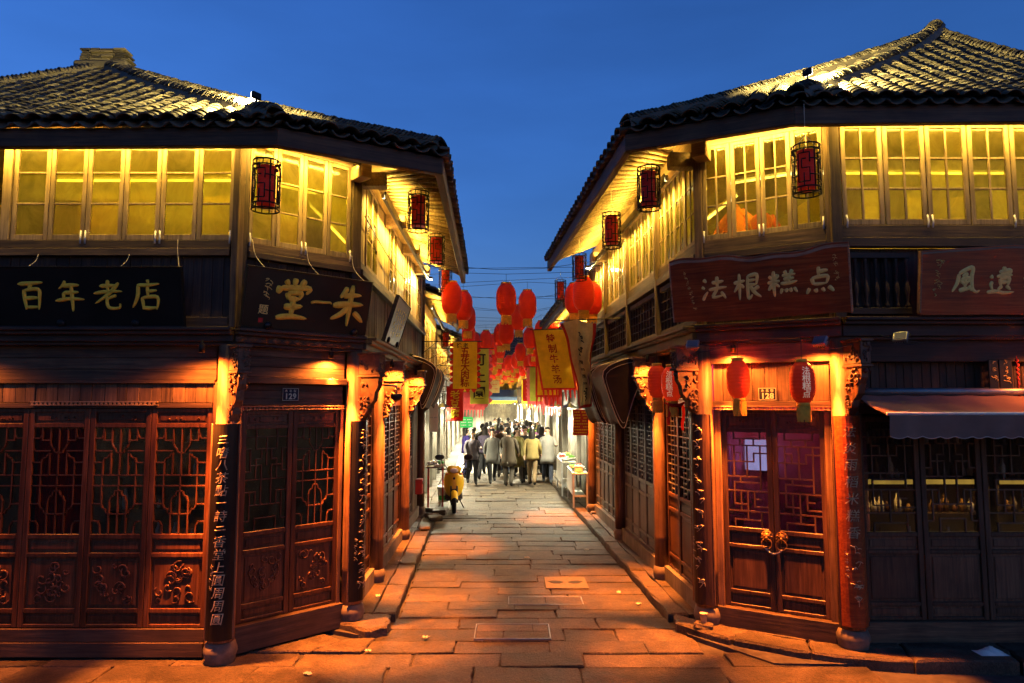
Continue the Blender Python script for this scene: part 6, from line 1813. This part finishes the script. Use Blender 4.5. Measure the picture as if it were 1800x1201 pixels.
for i, (x, y, z, lb) in enumerate(((1.45, 9.55, .004, 'crumpled white scrap near the right kerb'), (1.62, 9.0, .004, 'second white scrap near the right kerb closer to door 128'), (-.95, 7.75, .004, 'small white scrap in front of the left kerb corner'), (-1.72, 9.0, SIDE_Z+.01, 'white scrap on the left walk by the first lattice doors'), (.25, 11.6, .004, 'flat white scrap in the middle of the alley'), (1.3, 12.2, .004, 'torn bag near the right kerb further in'), (-1.95, 6.75, .004, 'white strip lying on the forecourt before door 129'), (-1.5, 7.35, .004, 'tiny white scrap on the forecourt near the left corner'), (-1.75, 10.9, SIDE_Z+.01, 'small scrap by the second alley plinth on the left'))):
    q = random.Random(i+50); s = .034
    m = MB().grid(lambda u, v: ((u-.5)*s*2*(1+.4*sin(v*5+i)), (v-.5)*s*1.6, .008+.02*abs(sin(u*7+i)*cos(v*6))), 5, 5)
    tag(obj('paper_scrap', m, 'paper', None, T((x, y, z)) @ RZ(q.uniform(0, 3))), lb, 'litter', 'paper scraps on the paving')
t = thing('plastic_bag', 'crumpled clear bag lying on the right forecourt kerb', 'bag', T((4.75, 7.02, SIDE_Z+.01)))
obj('bag', MB().grid(lambda u, v: ((u-.5)*.28, (v-.5)*.16, .07*sin(pi*u)*sin(pi*v)*(.6+.4*sin(u*17+v*9))), 12, 10), 'plastic_white', t, W[t.name])

# ------------------------------------------------------------------ scooter, front wheel towards the camera
def scooter(x, y, rot):
    t = thing('scooter', 'yellow and black motor scooter parked at the left kerb facing the camera', 'scooter', T((x, y, .0)) @ RZ(rot))
    M = W[t.name]
    def wheel(yc, nm):
        m = MB(); R0, r0 = .2, .048
        m.grid(lambda u, v: ((r0*cos(2*pi*v)), yc+(R0+r0*sin(2*pi*v))*cos(2*pi*u), R0+r0+(R0+r0*sin(2*pi*v))*sin(2*pi*u)), 24, 8)
        w = obj(nm, m, 'rubber', t, M)
        h = MB().tube([(-.04, yc, R0+r0), (.04, yc, R0+r0)], .05, 12)
        for k in range(5):
            a = k*2*pi/5; h.box(-.012, .012, -.014, .014, .04, R0-.02, M=T((0, yc, R0+r0)) @ RX(a))
        h.grid(lambda u, v: ((v-.5)*.05, yc+(R0-.03)*cos(2*pi*u), R0+r0+(R0-.03)*sin(2*pi*u)), 20, 1)
        obj('rim', h, 'chrome', w, M)
    wheel(-.62, 'front_wheel'); wheel(.62, 'rear_wheel')
    fender = MB().grid(lambda u, v: ((v-.5)*.15, -.62+.29*cos(.25+2.0*u+.35), .25+.29*sin(.25+2.0*u+.35)-.05*(2*v-1)**2), 14, 6)
    obj('front_fender', fender, 'scooter_yellow', t, M)
    fk = MB()
    for sx in (-1, 1): fk.tube([(sx*.075, -.62, .25), (sx*.07, -.5, .62)], .022, 8)
    obj('fork', fk, 'scooter_black', t, M)
    def shield(u, v):
        a = (u-.5)*2; z = .42+.5*v; w = .10+.14*sin(pi*min(1, v*.62+.16))
        return Vector((a*w, -.52+.12*a*a+.14*(v-.35)**2-.03*(1-a*a)+.06*v, z-.1*(1-abs(a))*(1-v)))
    obj('front_shield', MB().grid(shield, 12, 12), 'scooter_yellow', t, M)
    obj('shield_badge', MB().ball((0, -.555, .8), .03, 6, sq=(1, .3, 1)), 'scooter_black', t, M)
    def low(u, v): a = (u-.5)*2; return Vector((a*(.21-.03*v), -.44+.1*a*a, .3+.36*v))
    obj('leg_shield', MB().grid(low, 10, 6).grid(lambda u, v: low(1-u, v)+Vector((0, .05, 0)), 10, 6), 'scooter_black', t, M)
    hb = MB().grid(lambda u, v: ((u-.5)*.34*(1-.3*(2*v-1)**2), -.42-.09*cos((u-.5)*pi)*sin(pi*v)+.0, .9+.17*v), 12, 8)
    hb.grid(lambda u, v: ((.5-u)*.34*(1-.3*(2*v-1)**2), -.34+.05*cos((u-.5)*pi)*sin(pi*v), .9+.17*v), 12, 8)
    hc = obj('handlebar_cowl', hb, 'scooter_yellow', t, M)
    obj('headlight', MB().ball((0, -.49, .975), .075, 8, sq=(1.3, .45, .75)), 'plastic_white', hc, M)
    obj('handlebar', MB().tube([(-.36, -.3, .99), (-.15, -.36, 1.0), (.15, -.36, 1.0), (.36, -.3, .99)], .016, 8), 'scooter_black', t, M)
    for sx in (-1, 1):
        obj('grip', MB().tube([(sx*.25, -.335, .995), (sx*.38, -.295, .99)], .023, 8), 'rubber', t, M)
        mi = obj('mirror', MB().ball((sx*.34, -.36, 1.28), .1, 8, sq=(1.15, .3, .72)), 'scooter_black', t, M)
        obj('stalk', MB().tube([(sx*.16, -.36, 1.02), (sx*.24, -.37, 1.12), (sx*.32, -.36, 1.25)], .013, 6), 'scooter_black', mi, M)
        obj('turn_signal', MB().ball((sx*.16, -.5, .9), .035, 6, sq=(1.4, .6, .7)), 'produce_orange', t, M)
    body = MB().grid(lambda u, v: (.17*cos(2*pi*v)*(.6+.4*sin(pi*(.15+.8*u))), -.4+1.25*u, (.3 if u < .35 else .3+.28*min(1, (u-.35)/.25))+.13*sin(2*pi*v)*(.35 if u < .35 else 1)+.0), 18, 12)
    obj('body', body, 'scooter_yellow', t, M)
    obj('floorboard', MB().box(-.18, .18, -.42, .12, .27, .31, .01), 'scooter_black', t, M)
    obj('seat', MB().grid(lambda u, v: (.15*cos(2*pi*v)*(.75+.25*sin(pi*u)), .1+.72*u, .76+.05*sin(2*pi*v)+.05*u), 14, 10), 'scooter_black', t, M)
    obj('side_stand', MB().tube([(.14, .1, .26), (.26, .16, .02)], .012, 6), 'iron', t, M)
    obj('grille', MB().box(-.07, .07, -.565, -.545, .48, .56, .01), 'scooter_black', t, M)
scooter(-1.42, 16.75, .12)

# ------------------------------------------------------------------ people in the market
def person_mesh(pose, seed):
    """skin grown over a posed skeleton, baked once per pose; material slots: skin, top, trousers, shoes, hair"""
    st, sw, bend, arm = pose['stride'], pose['swing'], pose.get('lean', 0.0), pose.get('arm', 0.0)
    V = []; E = []; Rr = []; tagv = []
    def add(p, r, par=None, tg=0):
        V.append(Vector(p)); Rr.append(r if isinstance(r, tuple) else (r, r)); tagv.append(tg)
        if par is not None: E.append((par, len(V)-1))
        return len(V)-1
    pel = add((0, 0, .95), (.155, .115), None, 2)
    wa = add((0, -bend*.2, 1.1), (.135, .1), pel, 1)
    chs = add((0, -bend*.5, 1.28), (.16, .115), wa, 1)
    nb = add((0, -bend*.75, 1.42), (.085, .075), chs, 1)
    nk = add((0, -bend*.85-.005, 1.49), .052, nb, 0)
    hd = add((0, -bend-.02, 1.565), (.066, .078), nk, 0)
    hm = add((0, -bend-.015, 1.635), (.078, .092), hd, 4)
    ht = add((0, -bend-.0, 1.70), (.062, .072), hm, 4)
    for s in (-1, 1):
        f = s*st
        hip = add((s*.09, 0, .88), (.095, .1), pel, 2)
        kn = add((s*.1, -.22*f-.03, .5), (.078, .08), hip, 2)
        an = add((s*.1, -.42*f+(.12 if f < 0 else 0), .1+(.05 if f < 0 else 0)), (.06, .062), kn, 2)
        add((s*.11, -.42*f+(.12 if f < 0 else 0)-.15, .045+(.01 if f < 0 else 0)), (.045, .032), an, 3)
        sh = add((s*.185, -bend*.7, 1.375), (.078, .075), nb, 1)
        g = -f*sw
        up = arm if s > 0 else arm*.3
        el = add((s*.25, -bend*.5-.1*g-.12*up, 1.13+.05*up), (.062, .062), sh, 1)
        wr = add((s*.24, -bend*.5-.24*g-.08-.3*up, .93+.27*up), (.05, .05), el, 1)
        d = (V[wr]-V[el]).normalized()
        pm = add(V[wr]+d*.075, (.036, .02), wr, 0)
        for k in range(4):
            off = Vector((0, (k-1.5)*.017, 0))
            l = (.05, .06, .056, .043)[k]
            f1 = add(V[pm]+d*.035+off, .009, pm, 0); add(V[pm]+d*(.035+l)+off+Vector((-s*.02, -.006, 0)), .0075, f1, 0)
        th = add(V[wr]+d*.045+Vector((-s*.012, -.035, 0)), .011, pm, 0); add(V[wr]+d*.09+Vector((-s*.02, -.05, 0)), .009, th, 0)
    add((0, -bend-.112, 1.585), .014, hd, 0)
    for s in (-1, 1): add((s*.088, -bend, 1.6), .016, hm, 0)
    me = bpy.data.meshes.new('body'); me.from_pydata([tuple(v) for v in V], E, [])
    o = bpy.data.objects.new('body', me); scn.collection.objects.link(o)
    md = o.modifiers.new('skin', 'SKIN'); md.use_smooth_shade = True; md.branch_smoothing = .3
    sv = me.skin_vertices[0].data
    for i, r in enumerate(Rr): sv[i].radius = r; sv[i].use_root = (i == 0)
    o.modifiers.new('sub', 'SUBSURF').levels = 1; o.modifiers['sub'].render_levels = 1
    vl.update()
    out = bpy.data.meshes.new_from_object(o.evaluated_get(vl.depsgraph))
    bpy.data.objects.remove(o); bpy.data.meshes.remove(me)
    segs = [(V[a], V[b], tagv[b]) for a, b in E]
    idx = []
    for p in out.polygons:
        c = p.center; best = None
        for a, b, tg in segs:
            ab = b-a; t_ = max(0, min(1, (c-a).dot(ab)/max(ab.length_squared, 1e-9))); d = (a+ab*t_-c).length
            if best is None or d < best[0]: best = (d, tg)
        tg = best[1]
        if c.z > 1.46: tg = 0 if (c.y < -bend-.045 and c.z < 1.69) or c.z < 1.52 else 4
        idx.append(tg)
    for k in range(5): out.materials.append(None)
    out.polygons.foreach_set('material_index', idx); out.polygons.foreach_set('use_smooth', [True]*len(idx))
    return out, bend
scn = bpy.data.scenes.new('workbench'); vl = scn.view_layers[0]
POSES = [person_mesh(p, i) for i, p in enumerate(({'stride': .55, 'swing': 1.0}, {'stride': -.6, 'swing': 1.0, 'lean': .03}, {'stride': .06, 'swing': .3, 'arm': .8}, {'stride': .12, 'swing': .4}, {'stride': .35, 'swing': .7, 'arm': 1.0, 'lean': .06}, {'stride': -.25, 'swing': .5}))]
bpy.data.scenes.remove(scn)
plain('skin', (.45, .28, .2), .55, 0, .06, 4, 0); plain('hair_black', (.015, .012, .011), .5); plain('eye_dark', (.01, .008, .008), .3)
CL = {}
def cl(c):
    if c not in CL:
        nm = 'cloth_%d' % len(CL); plain(nm, tuple(v*.4 for v in c), .85, 0, .15, 9, .3); CL[c] = nm
    return MAT[CL[c]]
hairm = MB()
def hair_pt(u, v):
    c_ = cos(2*pi*u); th = pi*(.02+v*(.34+.26*min(1, max(0, c_*1.4+.55))))
    return (.098*sin(2*pi*u)*sin(th), .008+.108*c_*sin(th), 1.628+.116*cos(th))
hairm.grid(hair_pt, 20, 8)
HAIR = hairm.mesh('hair', 'hair_black'); 
longm = MB().grid(lambda u, v: (.1*sin(pi*(u-.5))*1.0, .03+.085*cos(pi*(u-.5))*(1-.25*v), 1.66-.34*v), 10, 6); LONG = longm.mesh('hair', 'hair_black')
eyem = MB().ball((0, 0, 0), .011, 5); EYE = eyem.mesh('eye', 'eye_dark')
def coat_mesh(hem, flare):
    rings = [(1.47, .07, .07), (1.44, .115, .09), (1.40, .195, .115), (1.28, .205, .14), (1.1, .185, .135), (.97, .2, .148), (.97-(.97-hem)*.5, .2+flare*.5, .15+flare*.5), (hem, .205+flare, .155+flare), (hem+.01, .185+flare, .135+flare)]
    m = MB(); vs = []; fs = []; n = 18
    for z, a, b in rings:
        for i in range(n):
            t = 2*pi*i/n; k = 1+(.05*sin(t*4+z*9) if z < 1.1 else 0)
            vs.append((a*k*cos(t), b*k*sin(t), z+(.012*sin(t*3) if z <= hem+.02 else 0)))
    for r_ in range(len(rings)-1):
        for i in range(n): fs.append((r_*n+i, (r_+1)*n+i, (r_+1)*n+(i+1) % n, r_*n+(i+1) % n))
    m.add(vs, fs, 0, True)
    return m.mesh('coat', 'rubber')
COATS = [coat_mesh(.8, .015), coat_mesh(.62, .04), coat_mesh(.86, -.005), coat_mesh(.5, .07)]
bagm = MB().box(-.15, .15, .12, .26, 1.0, 1.4, .05); 
def person(x, y, face, pose, top, legs, label, k=1.0, hair='short', bag=None):
    me, bend = POSES[pose]
    M = T((x, y, .006)) @ RZ(face) @ Matrix.Diagonal((k, k, k, 1))
    t = thing('person', label, 'person', T((x, y, .006)) @ RZ(face), 'people walking in the market alley')
    b = link('body', me, t, M)
    for i, m in enumerate((MAT['skin'], cl(top), cl(legs), MAT['rubber'], MAT['hair_black'])):
        b.material_slots[i].link = 'OBJECT'; b.material_slots[i].material = m
    Mh = M @ T((0, -bend, 0))
    link('hair', HAIR, t, Mh)
    ct = link('coat', COATS[int(abs(x*7+y*3)) % 4], t, Mh @ T((0, bend*.55, 0)))
    ct.material_slots[0].link = 'OBJECT'; ct.material_slots[0].material = cl(top)
    if hair == 'long': link('hair', LONG, t, Mh)
    for s in (-1, 1): link('eye', EYE, t, Mh @ T((s*.033, -.098, 1.615)))
    if bag: obj('backpack', bagm, cl(bag), t, Mh)
DK = (.03, .03, .035)
folk = [(-1.05, 24.5, 2.9, 3, (.04, .035, .03), DK, 'man in a long dark coat standing at the left stalls', 1.04, 'short', None),
 (-1.55, 23.2, 1.9, 2, (.05, .03, .22), (.04, .04, .12), 'person in a violet blue jacket bending toward the left stalls', 1.0, 'long', None),
 (.62, 21.3, 3.0, 0, (.4, .3, .1), (.3, .2, .1), 'person in an ochre coat walking away in the middle of the alley', 1.0, 'long', None),
 (.42, 22.4, .2, 1, (.08, .08, .09), DK, 'person in grey walking toward the camera beside the ochre coat', 1.02, 'short', None),
 (.72, 27.0, 3.3, 5, (.25, .6, .03), DK, 'person in a bright green top deep in the crowd', 1.04, 'short', None),
 (1.02, 25.6, 3.0, 0, (.3, .1, .25), (.2, .08, .18), 'person in a mauve jacket on the right of the crowd', 1.0, 'long', (.1, .03, .1)),
 (-.35, 23.6, 3.2, 1, (.16, .1, .06), (.1, .08, .06), 'person in a brown jacket walking away on the left of the crowd', 1.03, 'short', None),
 (-.75, 26.0, .3, 0, (.35, .16, .14), (.12, .1, .1), 'person in a dull pink coat coming toward the camera', .97, 'long', None),
 (.1, 25.0, 3.0, 4, (.1, .09, .07), DK, 'person in a dark olive coat in the centre of the crowd', 1.0, 'short', (.05, .1, .05)),
 (-.05, 28.0, .1, 5, (.42, .42, .44), (.08, .09, .14), 'person in a pale grey top behind the centre of the crowd', 1.03, 'short', None),
 (.4, 29.0, 3.1, 0, (.35, .06, .15), DK, 'person in a crimson jacket behind the green top', 1.0, 'long', None),
 (-.95, 29.5, 3.0, 1, (.1, .1, .16), DK, 'person in a navy jacket further back by the left stalls', 1.0, 'short', None),
 (-.45, 31.0, .2, 3, (.3, .22, .14), DK, 'person in a tan coat further back in the alley', .98, 'long', None),
 (.15, 33.0, 3.2, 0, (.12, .05, .05), DK, 'person in a dark red coat far back in the alley', 1.0, 'short', None),
 (-.85, 34.5, .0, 5, (.2, .2, .22), DK, 'person in grey far back by the left stalls', 1.0, 'short', None),
 (.7, 24.0, .2, 3, (.3, .28, .06), (.3, .28, .08), 'person in a mustard coat facing the camera in the crowd', .98, 'long', None),
 (.65, 31.5, 3.0, 1, (.45, .25, .45), DK, 'person in a lilac top far back on the right', 1.0, 'long', None),
 (-.2, 36.5, 3.1, 0, (.05, .05, .06), DK, 'person in black far down the alley', 1.0, 'short', None)]
more = random.Random(5)
tops = [((.12, .09, .06), 'dark brown'), ((.2, .19, .17), 'stone grey'), ((.07, .06, .1), 'slate'), ((.28, .16, .1), 'rust brown'), ((.05, .05, .05), 'black'), ((.3, .27, .2), 'sand'), ((.14, .05, .1), 'plum'), ((.1, .13, .09), 'moss green'), ((.22, .1, .1), 'brick red'), ((.1, .12, .2), 'denim blue'), ((.3, .3, .12), 'dull yellow'), ((.16, .13, .11), 'taupe')]
spots = [(-.1, 20.9, 'nearest on the left of the ochre coat'), (-.62, 22.0, 'near the left kerb of the crowd'), (.98, 22.9, 'beside the right kerb of the crowd'), (.25, 23.5, 'just behind the grey walker'), (-.15, 26.6, 'in the centre behind the olive coat'), (.45, 26.0, 'right of the olive coat'), (-.55, 28.2, 'left of the pale grey top'), (.85, 29.2, 'by the right stalls behind the mauve jacket'), (-1.0, 27.0, 'by the left stalls beside the pink coat'), (.2, 30.4, 'far back behind the pale grey top'), (-.6, 33.0, 'far back left of the dark red coat'), (.5, 34.6, 'far back right of the dark red coat')]
tops += [((.2, .17, .2), 'pale mauve'), ((.35, .33, .3), 'cream'), ((.05, .08, .06), 'bottle green'), ((.25, .07, .05), 'tomato red'), ((.09, .07, .12), 'violet'), ((.4, .35, .12), 'straw yellow'), ((.03, .03, .03), 'jet black'), ((.17, .2, .24), 'steel blue')]
spots += [(-1.25, 21.6, 'by the left stalls before the violet blue jacket'), (1.12, 21.8, 'standing by the further stall table'), (-1.4, 25.2, 'at the left stalls behind the long dark coat'), (1.15, 24.6, 'at the right stalls behind the mauve jacket'), (-.9, 22.9, 'between the left stalls and the brown jacket'), (.15, 22.1, 'in the front row of the crowd'), (-.25, 24.6, 'in the second row of the crowd'), (1.0, 27.5, 'deep on the right of the crowd')]
for (x, y, w_), (c, nm) in zip(spots, tops):
    folk.append((x, y, more.choice((0, 0, 3.1))+more.uniform(-.5, .5), more.randint(0, 5), c, more.choice((DK, (.06, .07, .11), (.12, .1, .08))), 'person in a %s jacket %s' % (nm, w_), more.uniform(.95, 1.05), more.choice(('short', 'long')), more.choice((None, None, (.08, .03, .03)))))
for a in folk: person(*a)
